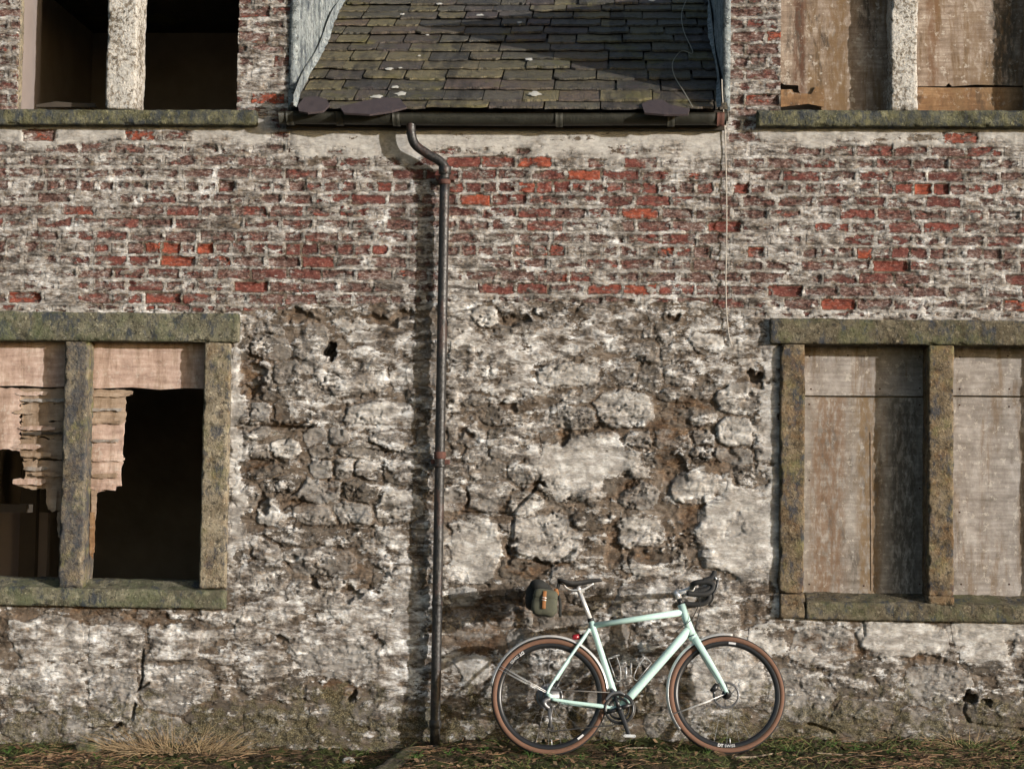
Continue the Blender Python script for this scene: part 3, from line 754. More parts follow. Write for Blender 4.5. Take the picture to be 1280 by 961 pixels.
# cracks
def crack(pts, wid, dep):
    global H
    dist = np.full(XX.shape, 99, np.float32)
    for (ax, ay), (bx, by) in zip(pts[:-1], pts[1:]):
        vx, vy = bx - ax, by - ay; L2 = vx * vx + vy * vy
        qx = PXm + wx * 5; qy = PYm + wz * 3
        t = np.clip(((qx - ax) * vx + (qy - ay) * vy) / L2, 0, 1)
        dist = np.minimum(dist, np.hypot(qx - ax - t * vx, qy - ay - t * vy))
    H = H - dep * (1 - sstep(wid * 0.4, wid, dist))
crack([(176, 812), (178, 848), (172, 862)], 2.0, .035); crack([(168, 880), (165, 897)], 3, .04); crack([(172, 862), (187, 853)], 2.2, .03)
crack([(110, 912), (140, 910), (150, 905)], 3.4, .05); crack([(95, 940), (112, 930)], 5, .05); crack([(300, 530), (380, 536), (392, 533)], 2.4, .03)
crack([(455, 560), (520, 570)], 2.2, .02); crack([(575, 640), (640, 642), (668, 612)], 2.6, .03); crack([(640, 652), (636, 690), (690, 706), (716, 690)], 2.8, .03)
crack([(1210, 862), (1205, 890), (1215, 905), (1280, 912)], 2.4, .02); crack([(1012, 905), (1040, 915)], 3, .03); crack([(1080, 770), (1082, 795)], 1.6, .015)
edge_low = sstep(815, 930, PYm + n_mid * 90)
MO = np.clip(0.06 + 0.66 * edge_low + 0.25 * fbm(XX, ZZ, 2.2, 3, 201) + 0.10 * (ell(450, 890, 120, 40) + ell(300, 910, 90, 30) + ell(1060, 880, 90, 40)) - 0.25 * is_brick + 0.35 * ell(250, 185, 36, 24) * is_brick, 0, 1)
W -= 0.12 * edge_low
H = H + 0.0055 * sstep(0.40, 0.56, W + 0.3 * n_fine)
H = np.clip(H, -0.085, 0.06).astype(np.float32)
H -= 0.012
RN = np.where(is_brick, np.clip(hb * 0.75 + 0.40 * (bare_m > 0), 0, 1), S[..., 2]).astype(np.float32)

# which wall points exist: cut the windows and the roof between the dormers
LLx0, LLx1, LLz0, LLz1 = P(-97, 600)[0], P(289, 430)[0], P(150, 757)[1], P(150, 390)[1]
LRx0, LRx1, LRz0, LRz1 = P(974, 600)[0], P(1376, 600)[0], P(1120, 775)[1], P(1120, 399)[1]
ULx0, ULx1, ULz0 = P(22, 60)[0], P(296, 60)[0], P(160, 134)[1]
URx0, URx1, URz0 = P(977, 60)[0], P(1284, 60)[0], P(1120, 136)[1]
UPz1 = P(640, -84)[1]
RFx0, RFx1, RFz0 = P(369, 60)[0], P(906, 60)[0], P(640, 150)[1]
ins = 0.012
hole = ((XX > LLx0 + ins) & (XX < LLx1 - ins) & (ZZ > LLz0 + ins) & (ZZ < LLz1 - ins)) | \
       ((XX > LRx0 + ins) & (XX < LRx1 - ins) & (ZZ > LRz0 + ins) & (ZZ < LRz1 - ins)) | \
       ((XX > ULx0) & (XX < ULx1) & (ZZ > ULz0 - 0.03) & (ZZ < UPz1)) | ((XX > URx0) & (XX < URx1) & (ZZ > URz0 - 0.03) & (ZZ < UPz1)) | \
       ((XX > RFx0) & (XX < RFx1) & (ZZ > RFz0))
nz_, nx_ = XX.shape
vid = np.arange(nz_ * nx_).reshape(nz_, nx_)
quad = np.stack([vid[:-1, :-1], vid[:-1, 1:], vid[1:, 1:], vid[1:, :-1]], -1)
qhole = hole[:-1, :-1] | hole[:-1, 1:] | hole[1:, 1:] | hole[1:, :-1]
lab = np.where(brick_cell, bid, np.where(stone_cell, 100000 + sid, 0))
ql = lab[:-1, :-1]
ql = np.where((ql == lab[:-1, 1:]) & (ql == lab[1:, 1:]) & (ql == lab[1:, :-1]), ql, 0)
ql = np.where(qhole, -1, ql)


def keep_largest(L_, ids_):
    """a piece is one island: crumbs cut off from it belong to the mortar"""
    pos = {}
    ii_, jj_ = np.nonzero(np.isin(L_, ids_))
    for a_, b_, v_ in zip(ii_.tolist(), jj_.tolist(), L_[ii_, jj_].tolist()): pos.setdefault(v_, set()).add((a_, b_))
    for v_, cells in pos.items():
        comps = []
        while cells:
            st_ = [cells.pop()]; comp = [st_[0]]
            while st_:
                a_, b_ = st_.pop()
                for q_ in ((a_ + 1, b_), (a_ - 1, b_), (a_, b_ + 1), (a_, b_ - 1)):
                    if q_ in cells: cells.remove(q_); st_.append(q_); comp.append(q_)
            comps.append(comp)
        comps.sort(key=len)
        for comp in comps[:-1]:
            for q_ in comp: L_[q_] = 0
        if len(comps[-1]) < 12:
            for q_ in comps[-1]: L_[q_] = 0


keep_largest(ql, np.unique(ql[ql > 0]))
VW = np.stack([GXw, -H, GZw], -1).reshape(-1, 3).astype(np.float32)
A = {'wash': W.ravel().astype(np.float32), 'rnd': RN.ravel(), 'moss': MO.ravel().astype(np.float32), 'brown': np.clip(BR, 0, 1).ravel().astype(np.float32), 'fine': is_brick.ravel().astype(np.float32), 'smooth': np.clip(SM, 0, 1).ravel().astype(np.float32)}


def patch(name, q, mat, parent, back=None):
    vs_ = np.unique(q)
    qq = np.searchsorted(vs_, q)
    V = VW[vs_]; at = {k: v[vs_] for k, v in A.items()}
    if back is not None:
        n = len(vs_)
        E_ = np.concatenate([qq[:, [0, 1]], qq[:, [1, 2]], qq[:, [2, 3]], qq[:, [3, 0]]]).astype(np.int64)
        c1 = E_[:, 0] * n + E_[:, 1]; c2 = E_[:, 1] * n + E_[:, 0]
        bd = E_[~np.isin(c1, c2)]
        bv = np.unique(bd)
        mp = np.zeros(n, np.int64); mp[bv] = n + np.arange(len(bv))
        Vb = V[bv].copy(); Vb[:, 1] = back
        V = np.concatenate([V, Vb]); at = {k: np.concatenate([v, v[bv]]) for k, v in at.items()}
        sk = np.stack([bd[:, 1], bd[:, 0], mp[bd[:, 0]], mp[bd[:, 1]]], -1)
        qq = np.concatenate([qq, sk])
    return link(name, mesh_np(name, V, qq, at), mat, parent)


flat = ql.ravel(); Q = quad.reshape(-1, 4)
wall = patch('wall', Q[flat == 0], M['mortar'], house)
wall['label'] = 'eroded lime mortar and flaking limewash coat of the house front'
order = np.argsort(flat, kind='stable'); fs = flat[order]
ids, starts, counts = np.unique(fs, return_index=True, return_counts=True)
qpx = PXm[:-1, :-1].ravel(); qpy = PYm[:-1, :-1].ravel()
infr = (qpx > 0) & (qpx < 1280) & (qpy > 0) & (qpy < 961)
pieces = {'brick': [], 'stone': []}
for i_, st, cn in zip(ids, starts, counts):
    if i_ <= 0: continue
    sel = order[st:st + cn]
    vis = int(infr[sel].sum())
    pieces['brick' if i_ < 100000 else 'stone'].append((vis, cn, sel))
for kind_, lst in pieces.items():
    lst.sort(key=lambda t: -t[0])
    single = [t for t in lst[:300] if t[0] > 30]
    rest = [t for t in lst if not any(t is q_ for q_ in single)]
    for vis, cn, sel in single: patch(kind_, Q[sel], M[kind_], wall, 0.045)
    if rest:
        o = patch(kind_ + 'work', Q[np.concatenate([t[2] for t in rest])], M[kind_], wall, 0.045)
        o['kind'] = 'stuff'
print('bricks', len(pieces['brick']), 'stones', len(pieces['stone']))

# wall core: the thickness of the wall with plastered reveals
CY0, CY1 = 0.10, 0.46
lo_open = [(P(-56, 600)[0] - .01, P(256, 480)[0] + .01, P(150, 735)[1] - .01, P(150, 426)[1] + .01), (P(1004, 600)[0] - .01, P(1345, 600)[0] + .01, P(1120, 750)[1], P(1120, 430)[1] + .01)]
up_open = [(ULx0 - .003, ULx1 + .003, ULz0 - .04, UPz1 + .003), (URx0 - .003, URx1 + .003, URz0 - .04, UPz1 + .003)]
gapr = (RFx0 - 0.012, RFx1 + 0.012, RFz0 - 0.05, 99)
xl = sorted({X0, X1, gapr[0], gapr[1], *[v for o in lo_open + up_open for v in o[:2]]}); zl = sorted({Z0, Z1, gapr[2], *[v for o in lo_open + up_open for v in o[2:]]})
core = MB()
for xa, xb in zip(xl[:-1], xl[1:]):
    for za, zb in zip(zl[:-1], zl[1:]):
        xm, zm = (xa + xb) / 2, (za + zb) / 2
        if any(o[0] < xm < o[1] and o[2] < zm < o[3] for o in lo_open + up_open + [gapr]): continue
        core.box(xa, xb, CY0, CY1, za, zb)
core.build('wall_core', M['plaster'], house, smooth=False)


def room(x0, x1, y0, y1, z0, z1):
    t = 0.06
    b = MB()
    b.box(x0 - t, x1 + t, y1, y1 + t, z0 - t, z1 + t).box(x0 - t, x0, y0, y1 - .003, z0, z1).box(x1, x1 + t, y0, y1 - .003, z0, z1)
    b.box(x0 - t, x1 + t, y0, y1 - .003, z0 - t, z0 - .003).box(x0 - t, x1 + t, y0, y1 - .003, z1 + .003, z1 + t)
    return b.build('room_lining', M['room'], house, smooth=False)


room(X0 + .1, P(420, 600)[0], CY1 + .003, 3.6, -0.2, P(150, 330)[1])
room(P(-60, 60)[0], P(330, 60)[0], CY1 + .003, 3.0, P(160, 190)[1], UPz1 + 0.25)


def plate(name, poly, Y, th, mat, parent, smooth=False, rag=0.0):
    """a board cut to a ragged outline; outline in photo pixels, lying on plane y=Y"""
    if rag:
        r_ = random.Random(int(poly[0][0] * 31 + poly[0][1] * 7)); out = []
        for (ax, ay), (bx, by) in zip(poly, poly[1:] + poly[:1]):
            m_ = max(1, int(math.hypot(bx - ax, by - ay) / 3.5)); out.append((ax, ay))
            for k in range(1, m_): out.append((ax + (bx - ax) * k / m_ + r_.uniform(-1, 1) * rag, ay + (by - ay) * k / m_ + r_.uniform(-1, 1) * rag * (2.0 if r_.random() < .15 else 1)))
        poly = out
    pts = [P(px, py, Y) for px, py in poly]
    n = len(pts)
    bm = bmesh.new()
    f = [bm.verts.new((x, Y, z)) for x, z in pts]; b = [bm.verts.new((x, Y + th, z)) for x, z in pts]
    bm.faces.new(f); bm.faces.new(b[::-1])
    for i in range(n): bm.faces.new((f[i], b[i], b[(i + 1) % n], f[(i + 1) % n]))
    bmesh.ops.recalc_face_normals(bm, faces=bm.faces)
    bmesh.ops.triangulate(bm, faces=[q for q in bm.faces if len(q.verts) > 4])
    me = bpy.data.meshes.new(name); bm.to_mesh(me); bm.free()
    return link(name, me, mat, parent, smooth)


def ragged(p, q, n, amp, seed):
    r_ = random.Random(seed); out = []
    for i in range(n + 1):
        t = i / n; out.append((p[0] + (q[0] - p[0]) * t + (r_.uniform(-amp, amp) if 0 < i < n else 0), p[1] + (q[1] - p[1]) * t + (r_.uniform(-amp, amp) if 0 < i < n else 0)))
    return out


FY = -0.034
# ---- lower window with torn boards
win = empty('window', (0, 0, 0), house); win['label'] = 'ground floor window with torn pinkish boarding and green stone lintel'
stone_block('lintel', P(-108, 400)[0], P(300, 400)[0], FY - .004, 0.26, P(150, 427)[1], P(150, 391)[1], M['green_stone'], win, seed=1)
stone_block('jamb', P(257, 430)[0], P(290, 430)[0], FY, 0.24, P(270, 735)[1], P(150, 427)[1] - .003, M['buff_stone'], win, seed=2)
stone_block('jamb', P(-95, 430)[0], P(-56, 430)[0], FY, 0.24, P(-70, 735)[1] + .02, P(150, 427)[1] - .003, M['buff_stone'], win, seed=3)
stone_block('mullion', P(83, 430)[0], P(113, 430)[0], FY, 0.20, P(100, 733)[1] - .01, P(150, 427)[1] - .003, M['blue_stone'], win, seed=4)
V, F = rough_box(P(-108, 740)[0], P(283, 740)[0], FY - .008, 0.30, P(150, 758)[1], P(150, 735)[1] + 0.03, 0.014, .005, .006, 5)
zt = P(150, 735)[1]
slope = np.clip((V[:, 1] - (FY + .03)) / 0.12, 0, 1)
zb_ = V[:, 2].min(); V[:, 2] = zb_ + (V[:, 2] - zb_) * (zt + 0.045 * slope - zb_) / (zt + 0.03 - zb_)
link('sill', mesh_np('sill', V, np.array(F)), M['green_stone'], win)
BY = 0.085
plate('board', [(-60, 424), (86, 424), (86, 483), (60, 484), (30, 482), (-60, 483)], BY, .012, M['ply_pink'], win)
plate('board', [(108, 424), (262, 424), (262, 486), (230, 485), (200, 487), (165, 484), (108, 486)], BY, .012, M['ply_pink'], win)
saw = []
for k in range(22): saw += [(23 + (3 if k % 2 else 0), 486 + k * 3.5)]
plate('board', [(-60, 485), (22, 485)] + saw + [(24, 564), (8, 561), (0, 562), (-60, 566)], BY + .004, .012, M['ply_pink'], win, rag=.8)
plate('board', [(24, 486), (86, 486), (86, 503), (60, 505), (24, 504)], BY + .014, .010, M['ply_torn'], win, rag=1.1)
plate('board', [(26, 505), (86, 504), (86, 527), (66, 525), (50, 530), (28, 527)], BY + .018, .010, M['ply_torn'], win, rag=1.1)
plate('board', [(26, 528), (86, 527), (86, 548), (70, 550), (55, 545), (40, 549), (27, 546)], BY + .016, .010, M['ply_torn'], win, rag=1.1)
plate('board', [(24, 549), (50, 547), (86, 551), (86, 575), (60, 572), (30, 576), (25, 566)], BY + .021, .009, M['ply_torn'], win, rag=1.1)
plate('board', [(28, 577), (60, 575), (86, 577), (86, 640), (74, 638), (60, 637), (57, 610), (40, 612), (20, 606), (19, 600), (30, 600), (32, 590)], BY + .019, .010, M['ply_torn'], win, rag=1.1)
plate('board', [(72, 640), (86, 640), (86, 716), (78, 716), (77, 676), (72, 670)], BY + .017, .010, M['ply_torn'], win, rag=1.1)
plate('board', [(108, 487), (150, 487), (166, 489), (165, 493), (157, 495), (157, 527), (130, 528), (108, 526)], BY + .014, .010, M['ply_torn'], win, rag=1.1)
plate('board', [(108, 529), (132, 530), (156, 527), (154, 548), (153, 575), (154, 578), (151, 585), (152, 607), (145, 608), (144, 613), (134, 612), (121, 616), (119, 640), (108, 640)], BY + .011, .010, M['ply_pink'], win, rag=.8)
plate('board', [(108, 641), (118, 642), (117, 668), (118, 690), (113, 694), (108, 694)], BY + .014, .010, M['ply_rust'], win, rag=1.0)
rs = random.Random(77)
for k, (xa, xb, y0, y1, mt) in enumerate([(22, 60, 489, 494, 'ply_pink'), (30, 86, 498, 502, 'ply_old'), (20, 46, 512, 517, 'ply_torn'), (24, 70, 533, 537, 'ply_pink'), (30, 84, 540, 543, 'dark_wood'), (18, 52, 556, 561, 'ply_pink'), (26, 64, 566, 571, 'ply_torn'),
                                            (16, 56, 598, 606, 'ply_pink'), (30, 58, 583, 588, 'ply_old'), (40, 84, 590, 595, 'ply_torn'), (58, 72, 612, 640, 'ply_torn'), (110, 160, 492, 496, 'ply_torn'), (112, 154, 510, 514, 'ply_old'), (112, 156, 522, 530, 'ply_torn'),
                                            (114, 150, 549, 553, 'ply_old'), (118, 156, 572, 577, 'ply_pink'), (116, 148, 592, 597, 'ply_torn'), (114, 140, 604, 612, 'ply_pink'), (114, 122, 612, 652, 'ply_torn'), (112, 119, 640, 700, 'ply_rust')]):
    vert = (y1 - y0) > (xb - xa)
    if vert: poly = [(xa, y0), (xb, y0), (xb - rs.uniform(0, 2), (y0 + y1) / 2), (xb - rs.uniform(2, 5), y1 - rs.uniform(0, 6)), ((xa + xb) / 2, y1), (xa, y1 - rs.uniform(4, 10))]
    else: poly = [(xa, y0 + 1), (xa + 6, y0), ((xa + xb) / 2, y0 + rs.uniform(-1, 1)), (xb, y0), (xb + rs.uniform(-3, 3), (y0 + y1) / 2), (xb - rs.uniform(1, 6), y1), ((xa + xb) / 2, y1 + rs.uniform(-1, 1)), (xa + rs.uniform(2, 7), y1), (xa - rs.uniform(0, 5), y1 - 1.5)]
    plate('splinter', poly, BY - .003 - .0012 * (k % 5), .0025, M[mt], win, rag=.7)
# things glimpsed in the room
MB().box(P(-60, 640, 1.6)[0], P(60, 640, 1.6)[0], 1.6, 1.66, -0.19, P(30, 640, 1.6)[1]).build('partition', M['plaster'], house, smooth=False)
MB().box(P(28, 640, 1.55)[0], P(48, 640, 1.55)[0], 1.50, 1.57, -0.19, P(30, 560, 1.5)[1]).build('door_post', M['dark_wood'], house, smooth=False)
MB().box(P(-40, 640, .6)[0], P(36, 640, .6)[0], .55, .68, P(10, 640, .6)[1], P(10, 630, .6)[1]).build('shelf', M['dark_wood'], house, smooth=False)

# ---- lower window, boarded
win = empty('window', (0, 0, 0), house); win['label'] = 'ground floor window boarded with two tall mouldy grey plywood sheets'
lz = P(1120, 431)[1]
stone_block('lintel', P(962, 415)[0], P(1400, 415)[0], FY - .006, 0.26, lz, P(1120, 400)[1], M['olive_stone'], win, seed=11)
stone_block('jamb', P(974, 600)[0], P(1005, 600)[0], FY, 0.26, P(990, 741)[1], lz - .003, M['rust_stone'], win, seed=12)
stone_block('jamb', P(974, 756)[0], P(1006, 756)[0], FY - .002, 0.26, P(990, 772)[1], P(990, 741)[1] - .004, M['rust_stone'], win, seed=13)
stone_block('mullion', P(1159, 600)[0], P(1191, 600)[0], FY, 0.24, P(1174, 745)[1], lz - .003, M['rust_stone'], win, seed=14)
stone_block('jamb', P(1345, 600)[0], P(1377, 600)[0], FY, 0.26, P(1360, 778)[1], lz - .003, M['rust_stone'], win, seed=15)
sx0, sx1 = P(1006, 756)[0] + .003, P(1345, 756)[0] - .003
V, F = rough_box(sx0, sx1, FY - .002, 0.28, P(1120, 775)[1], P(1120, 753)[1] + .03, 0.014, .005, .006, 16)
zt = P(1120, 753)[1]
slope = np.clip((V[:, 1] - (FY + .02)) / 0.16, 0, 1)
zb_ = V[:, 2].min(); V[:, 2] = zb_ + (V[:, 2] - zb_) * (zt + 0.045 * slope - zb_) / (zt + 0.03 - zb_)
link('sill', mesh_np('sill', V, np.array(F)), M['olive_stone'], win)
stone_block('stool', P(1158, 745)[0], P(1192, 745)[0], FY - .001, 0.22, P(1174, 752)[1] - .02, P(1174, 744)[1], M['rust_stone'], win, seed=17)
for xa, xb in ((1000, 1164), (1186, 1350)):
    B2 = 0.165
    plate('board', [(xa, 424), (xb, 424), (xb, 495), (xa, 494)], B2 - .004, .012, M['ply_old'], win)
    plate('board', [(xa, 496), ((xa + xb) / 2, 497), (xb, 497), (xb, 748), (xa, 748)], B2, .012, M['ply_mould' if xa < 1100 else 'ply_old'], win)
MB().box(P(996, 500, .2)[0], P(1352, 500, .2)[0], 0.205, 0.225, P(1120, 760)[1], P(1120, 425)[1]).build('light_block_panel', M['room'], win, smooth=False)  # added panel, stops light leaking through the gap between the boards
for (xa, ya, yb) in ((1088, 540, 738),):
    plate('batten', [(xa, ya), (xa + 1.5, ya), (xa + 3, yb), (xa + 1, yb)], 0.161, .006, M['ply_torn'], win)

M['nail'] = simple('rusty_nail', (0.05, 0.022, 0.013), 0.8, var=0.4)
for px, py in [(1012, 445), (1060, 444), (1150, 446), (1014, 486), (1100, 486), (1150, 485), (1012, 505), (1150, 506), (1012, 600), (1150, 610), (1012, 730), (1080, 732), (1150, 730), (1200, 446), (1260, 445), (1200, 486), (1262, 486), (1200, 506), (1262, 508), (1200, 640), (1262, 730), (1202, 730)]:
    x, z = P(px, py, .155); yb = .165 - (.004 if py < 495 else 0)
    MB().tube([(x, yb - .004, z), (x, yb - .002, z), (x, yb + .003, z)], [.003, .0055, .0055], 8).build('nail', M['nail'], win)
# ---- upper window, open
win = empty('window', (0, 0, 0), house); win['label'] = 'empty upstairs window without glass, pale inner reveal and peeling white mullion'
stone_block('sill', P(-24, 145, -.07)[0], P(320, 145, -.07)[0], -0.075, 0.20, P(160, 156, -.07)[1], P(160, 137, -.07)[1], M['sill_stone'], win, seed=21)
stone_block('mullion', P(135, 60)[0], P(172, 60)[0], -0.028, 0.20, ULz0 - 0.015, UPz1 + .01, M['white_stone'], win, seed=22, amp=.006)
stone_block('lintel', P(0, 60)[0], P(318, 60)[0], FY, 0.26, UPz1 - .005, UPz1 + .085, M['green_stone'], win, seed=23)
for xa, xb in ((ULx0 - .07, ULx0 - .001), (ULx1 + .001, ULx1 + .07)):
    stone_block('reveal', xa, xb, 0.042, CY0 + .02, ULz0 - .03, UPz1 + .01, M['buff_stone'], win, seed=24, amp=.003, rad=.005)
plate('board', [(45, 131), (70, 127), (95, 129), (118, 129), (120, 134), (45, 134)], 0.15, .02, M['dark_wood'], win)

# ---- upper window, boarded
win = empty('window', (0, 0, 0), house); win['label'] = 'upstairs window closed with stained boards broken at the bottom corner, white mullion'
stone_block('sill', P(946, 146, -.07)[0], P(1400, 146, -.07)[0], -0.075, 0.20, P(1120, 158, -.07)[1], P(1120, 138, -.07)[1], M['sill_stone'], win, seed=31)
stone_block('mullion', P(1113, 60)[0], P(1146, 60)[0], -0.028, 0.20, URz0 - 0.015, UPz1 + .01, M['white_stone'], win, seed=32, amp=.006)
stone_block('lintel', P(955, 60)[0], P(1306, 60)[0], FY, 0.26, UPz1 - .005, UPz1 + .085, M['green_stone'], win, seed=33)
for xa, xb in ((URx0 - .07, URx0 - .001), (URx1 + .001, URx1 + .07)):
    stone_block('reveal', xa, xb, 0.042, CY0 + .02, URz0 - .03, UPz1 + .01, M['buff_stone'], win, seed=34, amp=.003, rad=.005)
plate('board', [(972, -112), (1118, -112), (1118, 140), (1030, 140), (1022, 131), (1008, 130), (998, 113), (998, 107), (980, 106), (972, 100)], 0.13, .012, M['ply_rotten'], win)
plate('board', [(976, 112), (990, 112), (992, 116), (1014, 118), (1020, 108), (1030, 112), (1030, 134), (1010, 130), (994, 132), (984, 133), (976, 134)], 0.11, .012, M['ply_rust'], win)
plate('board', [(1142, -112), (1290, -112), (1290, 108), (1220, 106), (1190, 108.3), (1186, 104), (1182, 108), (1142, 108)], 0.13, .012, M['ply_rotten'], win)
MB().box(URx0 - .05, URx1 + .05, 0.30, 0.32, URz0 - .03, UPz1).build('light_block_panel', M['room'], win, smooth=False)  # added sheet that keeps sky light out of the broken board gaps
plate('board', [(1142, 109), (1190, 110), (1290, 109), (1290, 142), (1142, 142)], 0.134, .012, M['ply_rust'], win)

# ------------------------------------------------------------------ roof between the dormers
PITCHR = math.radians(32)
EY = -0.10
EZ = P(640, 139, EY)[1] - 0.012
roof = MB()
L = 4.2
def slope_pt(x, s, off=0.0):
    return (x, EY + s * math.cos(PITCHR) - off * math.sin(PITCHR), EZ + s * math.sin(PITCHR) + off * math.cos(PITCHR))
rx0, rx1 = RFx0 - 0.02, RFx1 + 0.02
Vr = [slope_pt(rx0, 0, -.05), slope_pt(rx1, 0, -.05), slope_pt(rx1, L, -.05), slope_pt(rx0, L, -.05), slope_pt(rx0, 0, -.02), slope_pt(rx1, 0, -.02), slope_pt(rx1, L, -.02), slope_pt(rx0, L, -.02)]
roof.add(Vr, [(3, 2, 1, 0), (4, 5, 6, 7), (0, 1, 5, 4), (1, 2, 6, 5), (2, 3, 7, 6), (3, 0, 4, 7)])
roof = roof.build('roof', M['fascia'], house, smooth=False)
roof['label'] = 'mossy slate roof slope between the two dormers'
s_pos = 0.0; gauge = 0.203; rk = random.Random(5); nsl = 0; far_v = []
first = True
while s_pos < 3.6:
    g = gauge * (1.0 if not first else 0.72)
    x = rx0 - rk.uniform(0, 0.2)
    while x < rx1:
        w = rk.uniform(0.20, 0.42) * (1 - 0.10 * s_pos)
        xa, xb = max(x, rx0 + .002), min(x + w, rx1 - .002)
        x += w
        if xb - xa < 0.03: continue
        gp = rk.uniform(0.0015, 0.008)
        tilt = rk.uniform(-.004, .004); dz = rk.uniform(0, .012); sl_ = rk.uniform(-.026, .026); th = rk.uniform(.007, .015)
        nseg = 9
        xsn = np.linspace(xa + gp, xb - gp, nseg)
        low = [s_pos + sl_ * 0.5 + (k / (nseg - 1) - .5) * rk.uniform(-.016, .016) + rk.uniform(-.009, .009) for k in range(nseg)]
        if rk.random() < 0.3: low[0] += rk.uniform(.008, .03)
        if rk.random() < 0.3: low[-1] += rk.uniform(.008, .03)
        top = s_pos + g * 1.9
        V = []; 
        for k in range(nseg): V.append(slope_pt(xsn[k], low[k], 0.022 + dz + tilt * (k / (nseg - 1) - .5)))
        for k in range(nseg): V.append(slope_pt(xsn[k], low[k] + .006, 0.022 + th + dz + tilt * (k / (nseg - 1) - .5) + rk.uniform(-.001, .001)))
        for k in range(nseg): V.append(slope_pt(xsn[k], top, -0.006 + th))
        for k in range(nseg): V.append(slope_pt(xsn[k], top, -0.008))
        F = []
        for r_ in range(4):
            r2 = (r_ + 1) % 4
            for k in range(nseg - 1): F.append((r_ * nseg + k, r_ * nseg + k + 1, r2 * nseg + k + 1, r2 * nseg + k))
        F += [(0, nseg, 2 * nseg, 3 * nseg), tuple(i + nseg - 1 for i in (3 * nseg, 2 * nseg, nseg, 0))]
        if s_pos < 2.55:
            me = mesh_py('slate', V, F)
            a = me.attributes.new('rnd', 'FLOAT', 'POINT'); rv = rk.random(); a.data.foreach_set('value', [rv] * len(me.vertices))
            link('slate', me, M['slate'], roof, smooth=False); nsl += 1
        else: far_v.append((V, F))
    s_pos += g; gauge *= 0.982; first = False
mb = MB()
for V, F in far_v: mb.add(V, F)
o = mb.build('slatework', M['slate'], roof, smooth=False); o['kind'] = 'stuff'
print('slates', nsl)
# lichen rosettes on the slates
def slope_at(px, py, off=0.03):
    d = ray(px, py); n = np.array([0, -math.sin(PITCHR), math.cos(PITCHR)])
    p0 = np.array(slope_pt(0, 0, off)); t = ((p0 - CAM) @ n) / (d @ n); return CAM + t * d
rl = random.Random(3)
for px, py, r_ in [(501, 117, 9), (494, 109, 6), (471, 121, 8), (487, 86, 6), (500, 85, 3), (668, 117, 10), (661, 74, 7), (650, 29, 8), (600, 19, 7), (503, 18, 5), (549, 5, 6), (534, 44, 3), (524, 70, 3), (815, 1, 5)]:
    c = slope_at(px, py, 0.040); r_ = r_ / SC
    V = [c + np.array([0, -math.sin(PITCHR), math.cos(PITCHR)]) * 0.006]; n = 14
    for k in range(n):
        a = 2 * math.pi * k / n; rr = r_ * rl.uniform(.55, 1.15)
        V.append(c + np.array([math.cos(a) * rr, math.sin(a) * rr * .9 * math.cos(PITCHR), math.sin(a) * rr * .9 * math.sin(PITCHR)]))
    o = MB().add(V, [(0, 1 + k, 1 + (k + 1) % n) for k in range(n)]).build('lichen_patch', M['lichen'], roof)

# cheeks of the dormers
def cheek(xc, sgn, lab_, seed):
    """board-and-lead cheek; sgn=+1 faces +x (left dormer), -1 faces -x"""
    ch = empty('dormer_cheek', (0, 0, 0), house); ch['label'] = lab_
    zt = Z1; t = 0.05
    for k, (ya, yb) in enumerate(((-0.012, 0.80), (0.812, 2.0), (2.012, 3.2))):
        def zr_(y): return EZ + (y - EY) * math.tan(PITCHR) - 0.02
        ny, nzv = 10, 24; V = []; F = []
        r_ = random.Random(seed + k)
        for s_ in (0, 1):
            for i in range(ny + 1):
                y = ya + (yb - ya) * i / ny
                zb = max(zr_(y), EZ - 0.02)
                ztop = max(zt, zb + .05)
                for j in range(nzv + 1):
                    z = zb + (ztop - zb) * j / nzv
                    bulge = 0.006 * math.sin(3.1 * y + 2.3 * z + seed) + 0.002 * math.sin(9 * z + 5 * y)
                    V.append((xc + sgn * (bulge + 0.004 * k) if s_ == 0 else xc - sgn * t, y, z))
        n = (ny + 1) * (nzv + 1)
        for s_ in (0, 1):
            for i in range(ny):
                for j in range(nzv):
                    a = s_ * n + i * (nzv + 1) + j; q = (a, a + 1, a + nzv + 2, a + nzv + 1); F.append(q if s_ else q[::-1])
        rim = [i * (nzv + 1) for i in range(ny + 1)] + [ny * (nzv + 1) + j for j in range(1, nzv + 1)] + [i * (nzv + 1) + nzv for i in range(ny - 1, -1, -1)] + [j for j in range(nzv - 1, 0, -1)]
        for a, b in zip(rim, rim[1:] + rim[:1]): F.append((a, b, b + n, a + n))
        me = mesh_py('panel', V, F)
        bm = bmesh.new(); bm.from_mesh(me); bmesh.ops.recalc_face_normals(bm, faces=bm.faces); bm.to_mesh(me); bm.free()
        link('panel', me, M['lead'], ch)
    # lead soaker dressed over the slates, wavy edge
    r_ = random.Random(seed + 9); V = []; F = []; n = 40
    for i in range(n + 1):
        s_ = -0.03 + 2.9 * i / n
        wv = 0.026 + 0.012 * math.sin(s_ * 4.2 + seed) + r_.uniform(-.004, .004)
        a = slope_pt(xc + sgn * wv, s_, 0.050 + 0.006 * math.sin(s_ * 13)); b = slope_pt(xc + sgn * 0.012, s_, 0.058); c = slope_pt(xc + sgn * 0.016, s_, 0.058 + 0.07 + 0.02 * math.sin(s_ * 5))
        a2 = slope_pt(xc + sgn * wv, s_, 0.046 + 0.006 * math.sin(s_ * 13))
        V += [a2, a, b, c]
    for i in range(n):
        for k in range(3): q = (i * 4 + k, i * 4 + k + 1, i * 4 + k + 5, i * 4 + k + 4); F.append(q)
    MB().add(V, F).build('flashing', M['lead'], ch)
    return ch
